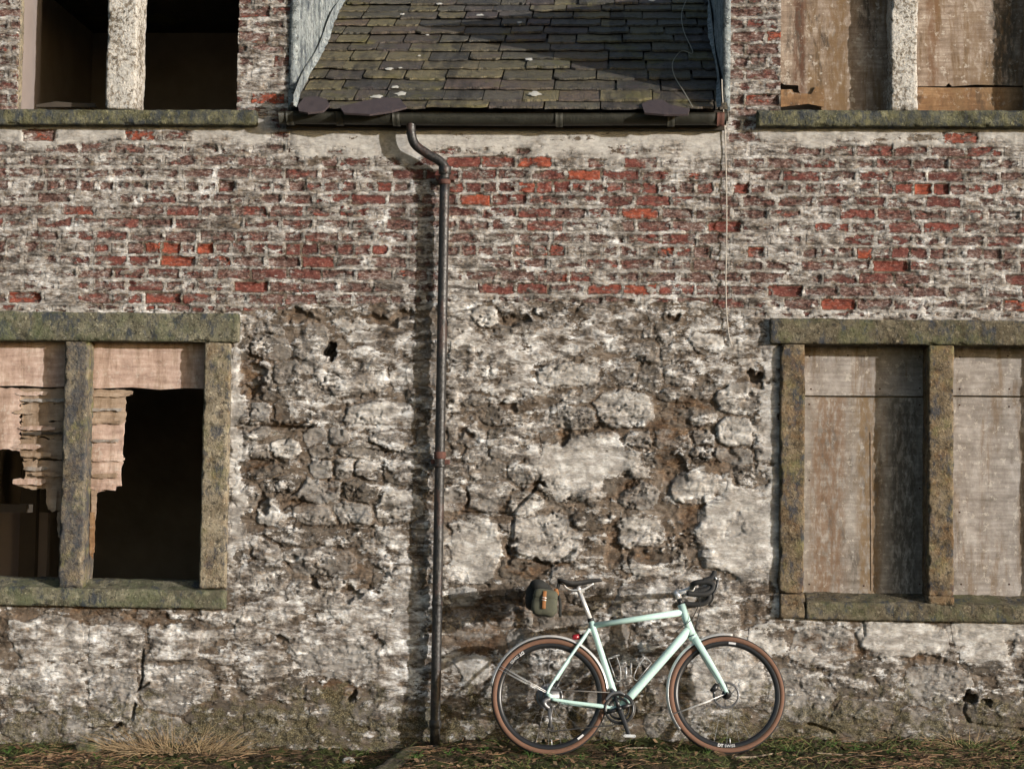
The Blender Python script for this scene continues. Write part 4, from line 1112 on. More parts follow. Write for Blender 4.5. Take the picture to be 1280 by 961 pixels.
cheek(P(372, 60)[0], 1, 'pale grey lead cheek of the dormer with the open window', 3)
cheek(P(903, 60)[0], -1, 'dark shaded lead cheek of the dormer with the boarded window', 8)
# tops of the dormers, above the picture
for k, (xa, xb) in enumerate(((X0, RFx0 + .02), (RFx1 - .02, X1))):
    MB().box(xa - .02, xb + .02, -0.03, 3.3, Z1 + .004, Z1 + .05).build('dormer_roof', M['slate'], house, smooth=False)

# fascia, gutter, downpipe
gz = P(640, 141.5, -.15)[1]
gx0, gx1 = P(350, 145, -.1)[0], P(907, 145, -.1)[0]
MB().box(gx0 + .03, gx1 - .003, -0.045, -0.015, P(640, 162, -.04)[1], gz - .01).build('fascia', M['fascia'], house, smooth=False)
GR, GYc = 0.058, -0.104
def gut(xa, xb, r_, n=14, th=0.006):
    V = []; F = []
    nx = max(2, int((xb - xa) / .12))
    for i in range(nx + 1):
        x = xa + (xb - xa) * i / nx
        sag = 0.004 * math.sin(x * 2.1) 
        for rr in (r_, r_ - th):
            for k in range(n + 1):
                a = math.pi + math.pi * k / n
                V.append((x, GYc - math.cos(a) * -rr, gz + sag + math.sin(a) * rr * 1.15))
    m = 2 * (n + 1)
    for i in range(nx):
        for s_ in (0, 1):
            for k in range(n):
                a = i * m + s_ * (n + 1) + k; F.append((a, a + 1, a + m + 1, a + m))
        for k in (0, n): a = i * m + k; b = a + n + 1; F.append((a, b, b + m, a + m))
    for i in (0, nx):
        for k in range(n): a = i * m + k; F.append((a, a + 1, a + n + 2, a + n + 1))
    return V, F
gutter = MB().add(*gut(gx0, gx1, GR)).build('gutter', M['gutter'], house)
gutter['label'] = 'black half round iron gutter under the slates'
for px in (362, 424, 495, 699, 839, 901):
    x = P(px, 148, -.15)[0]
    MB().add(*gut(x - .022, x + .022, GR + .007)).build('gutter_joint', M['rust_band' if px == 901 else 'gutter'], gutter)
for x in (gx0, gx1):   # end caps
    V = [(x, GYc, gz)] + [(x, GYc + math.cos(math.pi + math.pi * k / 12) * (GR - .001), gz + math.sin(math.pi + math.pi * k / 12) * (GR - .001) * 1.15) for k in range(13)]
    V2 = [(v[0] + .004, v[1], v[2]) for v in V]
    MB().add(V + V2, [(0, k, k + 1) for k in range(1, 13)] + [(14, 14 + k + 1, 14 + k) for k in range(1, 13)] + [(k, k + 14, k + 15, k + 1) for k in range(1, 13)]).build('gutter_end', M['gutter'], gutter)

PYc = -0.078
def pp(px, py, Y=PYc):
    x, z = P(px, py, Y); return (x, Y, z)
pipe_bot = pp(543.5, 934); pipe_top = pp(556, 214)
xs_ = pipe_bot[0] * 0.5 + pipe_top[0] * 0.5
neck = crom([pp(514, 150, GYc), pp(514, 166, GYc), pp(519, 181, -.100), pp(535, 193, -.09), pp(549, 201, -.082), pp(556, 210), pp(556, 226)], 6)
pipe = MB().tube(neck, [.033] + [.029] * 40, 16).build('downpipe', M['iron'], house)
pipe['label'] = 'black rusty cast iron downpipe with a swan neck below the gutter'
body = [(pipe_top[0] + (pipe_bot[0] - pipe_top[0]) * t, PYc + .002 * math.sin(9 * t), pipe_top[2] + (pipe_bot[2] - pipe_top[2]) * t) for t in np.linspace(0.012, 1, 30)]
MB().tube(body, .031, 18).build('shaft', M['iron'], pipe)
def along(py): 
    t = (py - 214) / (934 - 214.); return Vector([pipe_top[i] + (pipe_bot[i] - pipe_top[i]) * t for i in range(3)])
for k, (py, hgt, rr, mt) in enumerate(((213, .05, .039, 'iron'), (228, .03, .037, 'rust_band'), (572, .045, .037, 'rust_band'), (585, .02, .040, 'iron'), (756, .03, .036, 'iron'), (905, .05, .037, 'iron'))):
    p = along(py); MB().tube([p + Vector((0, 0, hgt / 2)), p + Vector((0, 0, hgt / 2 - .004)), p - Vector((0, 0, hgt / 2 - .004)), p - Vector((0, 0, hgt / 2))], [rr - .003, rr, rr, rr - .003], 18).build('collar', M[mt], pipe)
for py in (222, 580):
    p = along(py)
    MB().box(p.x - .055, p.x - .03, PYc + .004, .03, p.z - .014, p.z + .014).box(p.x + .03, p.x + .055, PYc + .004, .03, p.z - .014, p.z + .014).build('pipe_clip', M['rust_band'], pipe, smooth=False)
MB().tube(crom([pp(543.5, 931), pp(543, 938, PYc - .01), pp(541, 946, PYc - .06), pp(540, 951, PYc - .13)], 5), [.034, .033, .032, .034], 16).build('shoe', M['iron'], pipe)

# hole plug on the wall by the gutter, cable down the wall
def wall_h(px, py):
    x, z = P(px, py); i = min(max(int((z - Z0) / STEP), 0), nz_ - 1); j = min(max(int((x - X0) / STEP), 0), nx_ - 1); return float(H[i, j])
cp = [(902, 100), (903, 125), (906, 165), (907, 200), (908, 250), (908, 300), (907, 350), (908, 390), (910, 412), (912, 424), (915, 433)]
pts = []
for px, py in cp:
    x, z = P(px, py); pts.append((x, -max(wall_h(px, py), 0.004) - .012, z))
o = MB().tube(crom(pts, 6), .0038, 8).build('cable', M['cable'], None)
tag(o, 'thin off-white cable hanging down the brickwork beside the dormer', 'cable')
wp = [slope_at(px, py, .05) for px, py in ((858, 0), (852, 18), (855, 40), (866, 66), (852, 64), (841, 78), (843, 95), (855, 115), (866, 134))]
o = MB().tube(crom([Vector(p) for p in wp], 6), .0024, 6).build('loose_wire', M['wire'], None)
tag(o, 'thin pale wire trailing loosely down the slates', 'wire')
# loose purple slates lying on the eaves
for poly, lab_ in (([(372, 132), (380, 122), (395, 120), (408, 124), (412, 131), (404, 139), (385, 141), (374, 139)], 'rounded broken purple slate lying beside the pale dormer cheek above the gutter'),
                   ([(425, 134), (455, 126), (480, 122), (500, 123), (508, 134), (490, 139), (462, 143), (430, 141)], 'long broken purple slate lying on the eaves above the swan neck'),
                   ([(802, 130), (812, 125), (828, 125), (838, 131), (862, 136), (860, 143), (830, 143), (806, 141)], 'broken purple slate on the eaves near the trailing wire')):
    top = [slope_at(px, py, .050) for px, py in poly]; bot = [p - np.array([0, -math.sin(PITCHR), math.cos(PITCHR)]) * .012 for p in top]
    n = len(poly)
    o = MB().add(list(top) + list(bot), [tuple(range(n - 1, -1, -1)), tuple(range(n, 2 * n))] + [(i, (i + 1) % n, n + (i + 1) % n, n + i) for i in range(n)]).build('broken_slate', M['purple_slate'], None, smooth=False)
    tag(o, lab_, 'slate', 'broken purple slates on the eaves')

# ------------------------------------------------------------------ bicycle leaning on the wall
M['mint'] = simple('mint_frame_paint', (0.45, 0.63, 0.585), 0.36, var=0.03, spec=0.5, obj=True, coat=0.4)
M['black'] = simple('black_rubber', (0.018, 0.018, 0.018), 0.7, var=0.3, obj=True)
M['black_alloy'] = simple('black_anodised', (0.014, 0.014, 0.015), 0.35, var=0.2, spec=0.5, obj=True)
M['tan'] = simple('tan_sidewall', (0.14, 0.072, 0.045), 0.75, var=0.22, scale=40, obj=True)
M['silver'] = simple('polished_alloy', (0.70, 0.70, 0.69), 0.35, metal=0.45, var=0.05, obj=True)
M['steel'] = simple('dull_steel', (0.16, 0.16, 0.165), 0.4, metal=0.6, var=0.15, obj=True)
M['cage'] = simple('brushed_cage_alloy', (0.42, 0.42, 0.42), 0.4, metal=0.5, var=0.1, obj=True)
M['chain'] = simple('oily_chain', (0.10, 0.095, 0.09), 0.5, metal=0.8, var=0.3, obj=True)
M['decal'] = simple('white_decal', (0.55, 0.55, 0.55), 0.5, var=0.1, obj=True)
M['red_lens'] = simple('red_lens', (0.22, 0.008, 0.016), 0.25, var=0.1, spec=0.6, obj=True)
M['canvas'] = simple('olive_canvas', (0.072, 0.074, 0.052), 0.9, var=0.4, scale=60, bump=0.002, obj=True)
M['canvas_dark'] = simple('black_canvas', (0.016, 0.017, 0.016), 0.9, var=0.3, scale=60, bump=0.002, obj=True)
M['leather'] = simple('tan_leather', (0.24, 0.10, 0.032), 0.65, var=0.2, scale=50, obj=True)

bike = empty('bicycle', (xr, BIKE_Y0, zr))
bike.rotation_euler = (-LEAN, 0, 0)
tag(bike, 'mint green drop bar gravel bicycle with tan wall tyres leaning on the wall', 'bicycle')
_by = Vector((0, math.cos(LEAN), -math.sin(LEAN))); _bz = Vector((0, math.sin(LEAN), math.cos(LEAN)))


def B(px, py, w=0.0):
    """photo pixel -> point in the bicycle's own centre plane (u, -w, v); w is offset towards the drive side"""
    d = ray(px, py); n = np.array(_by); o = np.array([xr, BIKE_Y0, zr])
    t = ((o - CAM) @ n) / (d @ n); p = CAM + t * d - o
    return Vector((p[0], -w, float(p @ np.array(_bz))))


def off(p, w): return Vector((p.x, p.y - w, p.z))


R_T = 0.346
AX_R = Vector((0, 0, R_T - 0.004)); AX_F = B(908.2, 867.5)
BBc = B(774, 886)


def revolve(prof, n, a0=0.0, a1=2 * math.pi, closed_prof=True):
    """prof: (r, y) list spun about the local y axis"""
    full = abs(a1 - a0 - 2 * math.pi) < 1e-6
    m = len(prof); V = []; F = []; N = n if full else n + 1
    for i in range(N):
        a = a0 + (a1 - a0) * i / n
        for r_, y in prof: V.append((r_ * math.cos(a), y, r_ * math.sin(a)))
    for i in range(n):
        i2 = (i + 1) % N
        for k in range(m if closed_prof else m - 1):
            k2 = (k + 1) % m; F.append((i * m + k, i2 * m + k, i2 * m + k2, i * m + k2))
    if not full and closed_prof: F += [tuple(range(m)), tuple(i + (N - 1) * m for i in range(m - 1, -1, -1))]
    return V, F


def move(V, c): return [(v[0] + c[0], v[1] + c[1], v[2] + c[2]) for v in V]


def arc_text(txt, size, r, ang, wface, name, parent, bold=0.0):
    """lettering bent round a rim; ang = centre angle, tops of letters towards the hub"""
    cu = bpy.data.curves.new('lettering', 'FONT'); cu.body = txt; cu.size = size; cu.align_x = 'CENTER'; cu.offset = bold; cu.space_character = 1.05
    ob = bpy.data.objects.new('lettering', cu); col.objects.link(ob)
    dg = bpy.context.evaluated_depsgraph_get()
    me = bpy.data.meshes.new_from_object(ob.evaluated_get(dg))
    bpy.data.objects.remove(ob)
    for v in me.vertices:
        a = ang + v.co.x / r; rr = r - v.co.y
        v.co = (rr * math.cos(a), -wface, rr * math.sin(a))
    me.materials.clear(); me.update()
    return link(name, me, M['decal'], parent, smooth=False)


def wheel(c, label, txt_ang, blk_ang, rear):
    wl = empty('wheel', c, bike); wl['label'] = label
    ct, rt = R_T - 0.0195, 0.0195
    prof = [(ct + rt * math.cos(a), rt * math.sin(a)) for a in np.linspace(-0.95, 0.95, 11)]
    prof += [(ct + (rt - .003) * math.cos(a), (rt - .003) * math.sin(a)) for a in np.linspace(0.95, -0.95, 11)]
    MB().add(*revolve(prof, 96)).build('tyre', M['black'], wl)
    for sg in (1, -1):
        pr = [(ct + rt * math.cos(a) * 1.0, sg * rt * 1.004 * math.sin(a)) for a in np.linspace(0.93, 2.55, 9)]
        pr += [(ct + (rt - .003) * math.cos(a), sg * (rt - .003) * math.sin(a)) for a in np.linspace(2.55, 0.93, 9)]
        MB().add(*revolve(pr if sg < 0 else pr[::-1], 96)).build('sidewall', M['tan'], wl)
    rp = [(0.314, 0.012), (0.310, 0.0135), (0.298, 0.0135), (0.287, 0.009), (0.283, 0.0), (0.287, -0.009), (0.298, -0.0135), (0.310, -0.0135), (0.314, -0.012)]
    MB().add(*revolve(rp, 96)).build('rim', M['black_alloy'], wl)
    if not rear:
        arc_text('DT', 0.024, 0.3070, txt_ang - 0.108, 0.0142, 'lettering', wl, 0.0011)
        arc_text('SWISS', 0.0225, 0.3065, txt_ang + 0.076, 0.0142, 'lettering', wl, 0.0002)
    else:
        arc_text('DT', 0.024, 0.3070, txt_ang - 0.108, 0.0142, 'lettering', wl, 0.0011)
        arc_text('SWISS', 0.0225, 0.3065, txt_ang + 0.076, 0.0142, 'lettering', wl, 0.0002)
    V, F = revolve([(0.3075, -0.0143), (0.2955, -0.0143)], 8, blk_ang - 0.07, blk_ang + 0.07, False)
    MB().add(V, F).build('rim_decal', M['decal'], wl)
    hub = MB()
    hw = 0.048 if not rear else 0.062
    hub.add(*revolve([(0.001, -hw), (0.010, -hw), (0.010, -0.034), (0.028, -0.033), (0.028, -0.029), (0.014, -0.024), (0.013, 0.024), (0.028, 0.029), (0.028, 0.033), (0.010, 0.034), (0.010, hw), (0.001, hw)], 24))
    hub.build('hub', M['black_alloy'], wl)
    rot = MB()
    rot.add(*revolve([(0.080, 0.040), (0.080, 0.0382), (0.066, 0.0382), (0.066, 0.040)], 48))
    for k in range(6):
        a = k * math.pi / 3; rot.tube([(0.02 * math.cos(a), 0.039, 0.02 * math.sin(a)), (0.068 * math.cos(a + .5), 0.039, 0.068 * math.sin(a + .5))], .0035, 6)
    rot.add(*revolve([(0.025, 0.041), (0.025, 0.037), (0.012, 0.037), (0.012, 0.041)], 20))
    rot.build('brake_rotor', M['steel'], wl)
    for k in range(24):
        sg = 1 if k % 2 else -1; a = 2 * math.pi * k / 24; a2 = a + (0.55 if (k // 2) % 2 else -0.55)
        MB().tube([(0.027 * math.cos(a2), sg * 0.031, 0.027 * math.sin(a2)), (0.285 * math.cos(a), sg * 0.002, 0.285 * math.sin(a))], .0011, 5, cap=False).build('spoke', M['steel'], wl)
    MB().tube([(0.284 * math.cos(-1.5), 0, 0.284 * math.sin(-1.5)), (0.255 * math.cos(-1.5), 0, 0.255 * math.sin(-1.5))], .003, 8).build('valve', M['silver'], wl)
    return wl


wheel(AX_R, 'rear wheel behind the saddle bag', math.radians(131), math.radians(-51), True)
wheel(AX_F, 'front wheel', math.radians(-91), math.radians(83.5), False)

# frame
fr = MB()
ST_top = B(738.5, 775); ST_b = BBc
HT_t = B(851.5, 755.5); HT_b = B(865, 794)
fr.tube([ST_b, ST_b.lerp(ST_top, .12), ST_b.lerp(ST_top, .9), ST_top], [.0215, .0195, .0175, .0178], 16)
tt_a = B(741, 781.5); tt_b = B(853, 765)
fr.tube([tt_a, tt_a.lerp(tt_b, .5), tt_b], [.0165, .0178, .0205], 16)
dt_a = B(861, 787); fr.tube([dt_a, dt_a.lerp(BBc, .3), dt_a.lerp(BBc, .8), BBc], [.0265, .0260, .0250, .023], 18)
fr.tube([HT_t, HT_t.lerp(HT_b, .5), HT_b], [.0240, .0232, .0275], 18)
fr.tube([off(BBc, -.045), off(BBc, .045)], .0235, 18)
for sg in (1, -1):
    a = B(737, 786); m1 = B(722, 808); e = B(689, 858); d_ = B(684.5, 868)
    fr.tube(crom([off(a, sg * .010), off(m1, sg * .030), off(B(706, 831.5), sg * .044), off(e, sg * .060), off(d_, sg * .064)], 5), [.0105, .0095, .0085, .0085, .0095], 12)
    c0 = off(B(762, 884.5), sg * .030); c1 = off(B(748, 882.5), sg * .040)
    fr.tube(crom([off(BBc, sg * .026), c0, c1, off(B(715, 878.5), sg * .055), off(B(690, 874.5), sg * .063)], 5), [.0125, .0135, .0130, .011, .0095], 12)
    fr.tube([off(AX_R + Vector((-.012, 0, .012)), sg * .064), off(AX_R + Vector((.022, 0, -.016)), sg * .064)], [.012, .013], 10, 0.45)
fr.tube([off(B(722, 808), -.032), off(B(722, 808), .032)], .006, 8)
fr.build('frame', M['mint'], bike)
MB().tube([ST_top + Vector((.002, 0, -.008)), ST_top + Vector((-.003, 0, .010))], .0205, 16).build('seat_clamp', M['black_alloy'], bike)
# fork
fk = MB()
FC = B(868, 799)
fk.tube([HT_b + Vector((0, 0, .004)), FC], [.0275, .030], 16)
for sg in (1, -1):
    fk.tube(crom([off(FC, sg * .008) + Vector((-.002, 0, .012)), off(B(873, 806), sg * .034), off(B(884, 824), sg * .046), off(B(900, 851), sg * .053), off(AX_F, sg * .055)], 5), [.024, .0215, .019, .014, .0115], 14, 0.72)
fk.build('fork', M['mint'], bike)
MB().tube([HT_b + Vector((.0005, 0, .0005)), HT_b + Vector((.0022, 0, -.0045))], .0285, 18).build('headset', M['black_alloy'], bike)
for ax in (AX_F,):
    MB().tube([off(ax, .050), off(ax, .070)], [.011, .009], 12).build('thru_axle', M['black_alloy'], bike)

# mudguards
def guard(c, a0, a1, dz, name_label):
    rr = R_T + 0.012
    pr = [(rr - 0.014 * (w / .023) ** 2, w) for w in np.linspace(-.023, .023, 9)]
    pr += [(r_ - .0018, w) for r_, w in pr[::-1]]
    V, F = revolve(pr, 48, math.radians(a0), math.radians(a1))
    o = MB().add(move(V, c + Vector((0, 0, dz))), F).build('mudguard', M['silver'], bike); o['label'] = name_label
    return o
mg = guard(AX_R, 6, 172, .005, 'silver rear mudguard')
mf = guard(AX_F, 84, 218, .003, 'silver front mudguard')
for sg in (1, -1):
    MB().tube([off(AX_R + Vector((-.012, 0, .012)), sg * .066), off(B(620, 834), sg * .022)], .0017, 6).build('stay', M['silver'], mg)
    MB().tube([off(AX_R + Vector((-.014, 0, .022)), sg * .066), off(B(619, 834), sg * .022) + Vector((.010, 0, .022))], .0017, 6).build('stay', M['silver'], mg)
    MB().tube([off(AX_F + Vector((-.012, 0, -.004)), sg * .058), off(B(840, 893), sg * .022)], .0022, 6).build('stay', M['silver'], mf)

# seatpost, saddle
sp_t = B(723.5, 737)
MB().tube([ST_top, sp_t], .0138, 16).build('seatpost', M['silver'], bike)
MB().tube([off(sp_t, -.022) + Vector((0, 0, .004)), off(sp_t, .022) + Vector((0, 0, .004))], .013, 12).build('seat_clamp', M['silver'], bike)
def saddle():
    st = [(697, 725.5, .060, .016), (701, 725.5, .072, .026), (708, 727.5, .071, .034), (716, 728.5, .055, .034), (724, 728, .036, .026), (733, 726.3, .025, .019), (742, 724.8, .020, .016), (749, 724, .018, .014), (752.5, 725.5, .010, .007)]
    V = []; F = []; n = 16
    for px, py, hw, dp in st:
        c = B(px, py)
        for k in range(n):
            a = 2 * math.pi * k / n; cw, sw = math.cos(a), math.sin(a)
            V.append((c.x, -hw * (abs(cw) ** .8) * (1 if cw > 0 else -1), c.z + (0.009 * sw if sw > 0 else dp * sw * (0.35 + 0.65 * abs(cw) if dp > .02 else 1))))
    m = len(st)
    for i in range(m - 1):
        for k in range(n): F.append((i * n + k, i * n + (k + 1) % n, (i + 1) * n + (k + 1) % n, (i + 1) * n + k))
    F += [tuple(range(n - 1, -1, -1)), tuple((m - 1) * n + k for k in range(n))]
    s_ = MB().add(V, F).build('saddle', M['black'], bike)
    for sg in (1, -1):
        MB().tube(crom([off(B(703, 729), sg * .035), off(B(712, 737), sg * .022), off(B(728, 737), sg * .022), off(B(742, 729), sg * .010)], 5), .0035, 8).build('rail', M['silver'], s_)
saddle()

# stem, bars, hoods
sp0 = B(849, 748)
MB().tube([HT_t, sp0], .0165, 16).build('spacer', M['black_alloy'], bike)
st_c = B(846.5, 741.5); cl = B(864.5, 735)
stm = MB().tube([sp0, B(845, 737.5)], .0185, 16).tube([st_c, st_c.lerp(cl, .5), cl], [.0165, .0145, .0165], 14)
stm.tube([off(cl, -.022), off(cl, .022)], .0195, 16)
stm.build('stem', M['silver'], bike)
hb_ = MB(); tape = []
bar = MB().tube([off(cl, -.09), off(cl, .09)], .0145, 14).build('handlebar', M['black_alloy'], bike)
for sg in (1, -1):
    path = crom([off(cl, sg * .085), off(cl, sg * .165), off(B(867, 734.5), sg * .196), off(B(874, 733.5), sg * .205), off(B(882, 733.5), sg * .207), off(B(888.5, 737), sg * .209), off(B(888, 743), sg * .213), off(B(881, 748), sg * .218), off(B(870, 749), sg * .222), off(B(857.5, 748), sg * .226)], 5)
    MB().tube(path, .0165, 14).build('bar_tape', M['black'], bar)
    hood = MB().tube(crom([off(B(877, 732.5), sg * .207), off(B(883, 731), sg * .208), off(B(888, 728.5), sg * .208), off(B(890.5, 723.5), sg * .206), off(B(890.8, 719.5), sg * .204)], 5), [.018, .019, .0185, .017, .0115], 14, 0.85)
    hood = hood.build('brake_hood', M['black'], bar)
    MB().tube(crom([off(B(891, 726.5), sg * .209), off(B(894.5, 733), sg * .212), off(B(893, 742), sg * .216), off(B(888, 750), sg * .222)], 5), [.008, .009, .007, .005], 10, 1.3).build('brake_lever', M['black_alloy'], hood)
    MB().tube([off(B(891.5, 728), sg * .222), off(B(893.5, 731), sg * .222)], .006, 8).build('lever_pivot', M['silver'], hood)
    MB().tube([off(B(858.2, 748), sg * .226), off(B(856.2, 748), sg * .226)], .0155, 12).build('bar_plug', M['black_alloy'], bar)
# hoses
MB().tube(crom([off(B(872, 737), .10), off(B(874, 752), .07), off(B(868, 768), .04), off(B(862, 777), .034), off(B(853, 783), .030), off(B(843, 792), .027)], 6), .0026, 8).build('brake_hose', M['black'], bike)
MB().tube(crom([off(B(872, 737), -.10), off(B(876, 756), -.06), off(B(871, 778), -.03), off(B(872, 795), -.04), off(B(886, 826), -.06)], 6), .0026, 8).build('brake_hose', M['black'], bike)

# crankset, chain, gears
ck = MB()
cw_ = 0.048
ck.add(move(revolve([(0.089, -.0025), (0.089, .0025), (0.074, .0025), (0.074, -.0025)], 60)[0], off(BBc, cw_)), revolve([(0.089, -.0025), (0.089, .0025), (0.074, .0025), (0.074, -.0025)], 60)[1])
for k in range(44):
    a = 2 * math.pi * k / 44
    ck.tube([off(BBc, cw_) + Vector((.087 * math.cos(a), 0, .087 * math.sin(a))), off(BBc, cw_) + Vector((.0945 * math.cos(a), 0, .0945 * math.sin(a)))], [.0035, .0012], 4)
for k in range(4):
    a = math.radians(20 + 90 * k)
    ck.tube([off(BBc, cw_ + .004), off(BBc, cw_ + .002) + Vector((.077 * math.cos(a), 0, .077 * math.sin(a)))], [.014, .009], 8, .5)
V, F = revolve([(0.066, -.0025), (0.066, .0025), (0.052, .0025), (0.052, -.0025)], 48)
ck.add(move(V, off(BBc, cw_ - .009)), F)
ck = ck.build('chainring', M['black_alloy'], bike)
pe = B(787, 921)
cd = (pe - BBc)
def crank(w0, w1, d):
    m_ = MB().tube([off(BBc, w0) - d * .06, off(BBc, w0) + d * .1, off(BBc, (w0 + w1) / 2) + d * .6, off(BBc, w1) + d * .96, off(BBc, w1) + d * 1.05], [.014, .017, .0135, .0125, .010], 12, 0.5, up=(0, 1, 0))
    m_.tube([off(BBc, w0 - .012), off(BBc, w0 + .010)], [.016, .014], 16)
    return m_.build('crank_arm', M['black_alloy'], bike)
def pedal(p, w):
    sg = 1 if w > 0 else -1
    m_ = MB().tube([off(p, w), off(p, w + sg * .055)], .0075, 10)
    m_.box(p.x - .030, p.x + .030, -(w + sg * .016) - .004, -(w + sg * .016) + .004, p.z - .008, p.z + .008).box(p.x - .030, p.x + .030, -(w + sg * .052) - .004, -(w + sg * .052) + .004, p.z - .008, p.z + .008)
    m_.tube([off(p, w + sg * .012) + Vector((-.030, 0, 0)), off(p, w + sg * .056) + Vector((-.030, 0, 0))], .006, 8).tube([off(p, w + sg * .012) + Vector((.030, 0, 0)), off(p, w + sg * .056) + Vector((.030, 0, 0))], .006, 8)
    return m_.build('pedal', M['silver'], bike, smooth=False)
crank(.060, .072, cd); pedal(BBc + cd, .074)
crank(-.060, -.072, -cd); pedal(BBc - cd, -.074)
cs = MB()
for k, rr in enumerate((.062, .055, .048, .042, .036, .031, .027, .023)):
    V, F = revolve([(rr, -.001), (rr, .001), (rr * .6, .001), (rr * .6, -.001)], 32); cs.add(move(V, off(AX_R, .022 + k * .0042)), F)
cs.build('cassette', M['steel'], bike)
JW1 = AX_R + Vector((.004, 0, -.075)); JW2 = B(689, 910)
w_ = .046
rd = MB().tube(crom([off(AX_R + Vector((.006, 0, -.02)), .064), off(AX_R + Vector((-.025, 0, -.035)), .070), off(AX_R + Vector((-.022, 0, -.058)), .068), off(JW1, .060)], 4), [.013, .016, .015, .011], 10)
rd.tube([off(JW1, .056), off(JW2, .056)], [.012, .009], 10, .35).tube([off(JW1, .036), off(JW2, .036)], [.012, .009], 10, .35)
rd = rd.build('rear_derailleur', M['steel'], bike)
for p in (JW1, JW2):
    V, F = revolve([(.021, -.002), (.021, .002), (.006, .002), (.006, -.002)], 18); MB().add(move(V, off(p, w_)), F).build('jockey_wheel', M['black'], rd)
ch_ = []
for a in np.linspace(90 + 8, -95, 24): ch_.append(off(BBc, cw_) + Vector((.092 * math.cos(math.radians(a)), 0, .092 * math.sin(math.radians(a)))))
lo1 = off(JW2, w_) + Vector((.004, 0, -.021)); 
ch_ += [lo1, off(JW2, w_) + Vector((-.018, 0, -.010)), off(JW2, w_) + Vector((-.016, 0, .012)), off(JW1, w_) + Vector((.018, 0, -.010)), off(JW1, w_) + Vector((.014, 0, .016)), off(JW1, w_) + Vector((-.010, 0, .022))]
for a in np.linspace(250, 98, 12): ch_.append(off(AX_R, .044) + Vector((.036 * math.cos(math.radians(a)), 0, .036 * math.sin(math.radians(a)))))
ch_.append(ch_[0])
MB().tube(ch_, .0042, 6).build('chain', M['chain'], bike)
fd = MB().tube([off(B(764, 862), .022), off(B(769, 867), .040)], .012, 10).tube(crom([off(B(757, 876), .056), off(B(764, 868), .057), off(B(774, 866), .057), off(B(781, 869), .055)], 4), [.005, .010, .009, .004], 8, .3)
fd.build('front_derailleur', M['steel'], bike)
for c, ang, sg in ((AX_F, 150, -1), (AX_R, 60, -1)):
    a = math.radians(ang); p = off(c + Vector((.078 * math.cos(a), 0, .078 * math.sin(a))), sg * .042)
    MB().tube([p + Vector((-.02, 0, -.022)), p, p + Vector((.014, 0, .026))], [.014, .019, .013], 10, .8).build('brake_caliper', M['black_alloy'], bike)
# bottle cages
def cage(a, b, nrm, label):
    """two rails along the tube a-b, hoops standing off it by nrm"""
    m_ = MB(); t = (b - a)
    for sg in (1, -1): m_.tube([off(a, sg * .010) + nrm * .004, off(b, sg * .010) + nrm * .004], .0022, 8)
    hoop = []
    for k in range(17):
        q = math.radians(-150 + 300 * k / 16); hoop.append(b + nrm * (.040 - .038 * math.cos(q + math.pi) * -1) + Vector((0, -.037 * math.sin(q), 0)))
    m_.tube(hoop, .002, 8)
    for sg in (1, -1): m_.tube(crom([off(a, sg * .010) + nrm * .004, off(a, sg * .03) + nrm * .03, off(a.lerp(b, .45), sg * .036) + nrm * .052, off(b, sg * .034) + nrm * .055], 5), .0019, 8)
    m_.box((a + nrm * .075 + t * .2).x - .006, (a + nrm * .075 + t * .2).x + .006, -.014, .014, (a + nrm * .075 + t * .2).z - .030, (a + nrm * .075 + t * .2).z + .034)
    return m_.build('bottle_cage', M['cage'], bike)
ts = (ST_top - ST_b).normalized(); ns = Vector((ts.z, 0, -ts.x))
cage(B(769.5, 851) + ns * .0, B(759.5, 823) + ns * .0, ns, '')
td = (dt_a - BBc).normalized(); nd = Vector((-td.z, 0, td.x))
cage(B(797, 851) , B(815, 829), nd, '')
# rear light
rl_ = MB().tube([B(732, 794), B(724, 795.5)], [.012, .014], 12).build('rear_light', M['black'], bike)
MB().tube([B(724, 795.5), B(717, 796.2), B(715, 796.4)], [.0165, .0165, .010], 14).build('lens', M['red_lens'], rl_)

# saddle bag: transverse touring bag, hung from the saddle
bag = empty('saddle_bag', tuple(bike.location)); bag.rotation_euler = bike.rotation_euler
BAG_TILT = Matrix.Rotation(math.radians(7), 4, 'Y')
tag(bag, 'small olive canvas bag with tan strap hanging behind the bicycle saddle', 'bag')
def soft_box(c, hx, hy, hz, n=10, p=5.0, sag=0.0, taper=0.0, seed=0):
    V = []; F = []; nl, na = n, 2 * n + 8
    for i in range(nl + 1):
        th = -math.pi / 2 + math.pi * i / nl
        for k in range(na):
            a = 2 * math.pi * k / na
            v = Vector((math.cos(th) * math.cos(a), math.cos(th) * math.sin(a), math.sin(th)))
            s_ = (abs(v.x) ** p + abs(v.y) ** p + abs(v.z) ** p) ** (-1 / p); v = v * s_
            b_ = 1 + sag * (0.5 - 0.5 * v.z) * 0.2
            wob = 0.03 * math.sin(7 * v.x + 5 * v.z + seed) + 0.025 * math.sin(9 * v.z - 4 * v.y + seed * 2)
            V.append((c.x + v.x * hx * (b_ + wob) * (1 - taper * (v.z + 1) / 2), c.y + v.y * hy * (1 + wob), c.z + v.z * hz * (1 + wob * .5)))
    for i in range(nl):
        for k in range(na): F.append((i * na + k, i * na + (k + 1) % na, (i + 1) * na + (k + 1) % na, (i + 1) * na + k))
    return V, F
def BW(px, py, w):
    """as B, for a point that lies w off the centre plane"""
    d = ray(px, py); n = np.array(_by); o = np.array([xr, BIKE_Y0, zr]) - n * w
    t = ((o - CAM) @ n) / (d @ n); p = CAM + t * d - o
    return Vector((p[0], -w, float(p @ np.array(_bz))))
bc = BW(675, 750, .0)
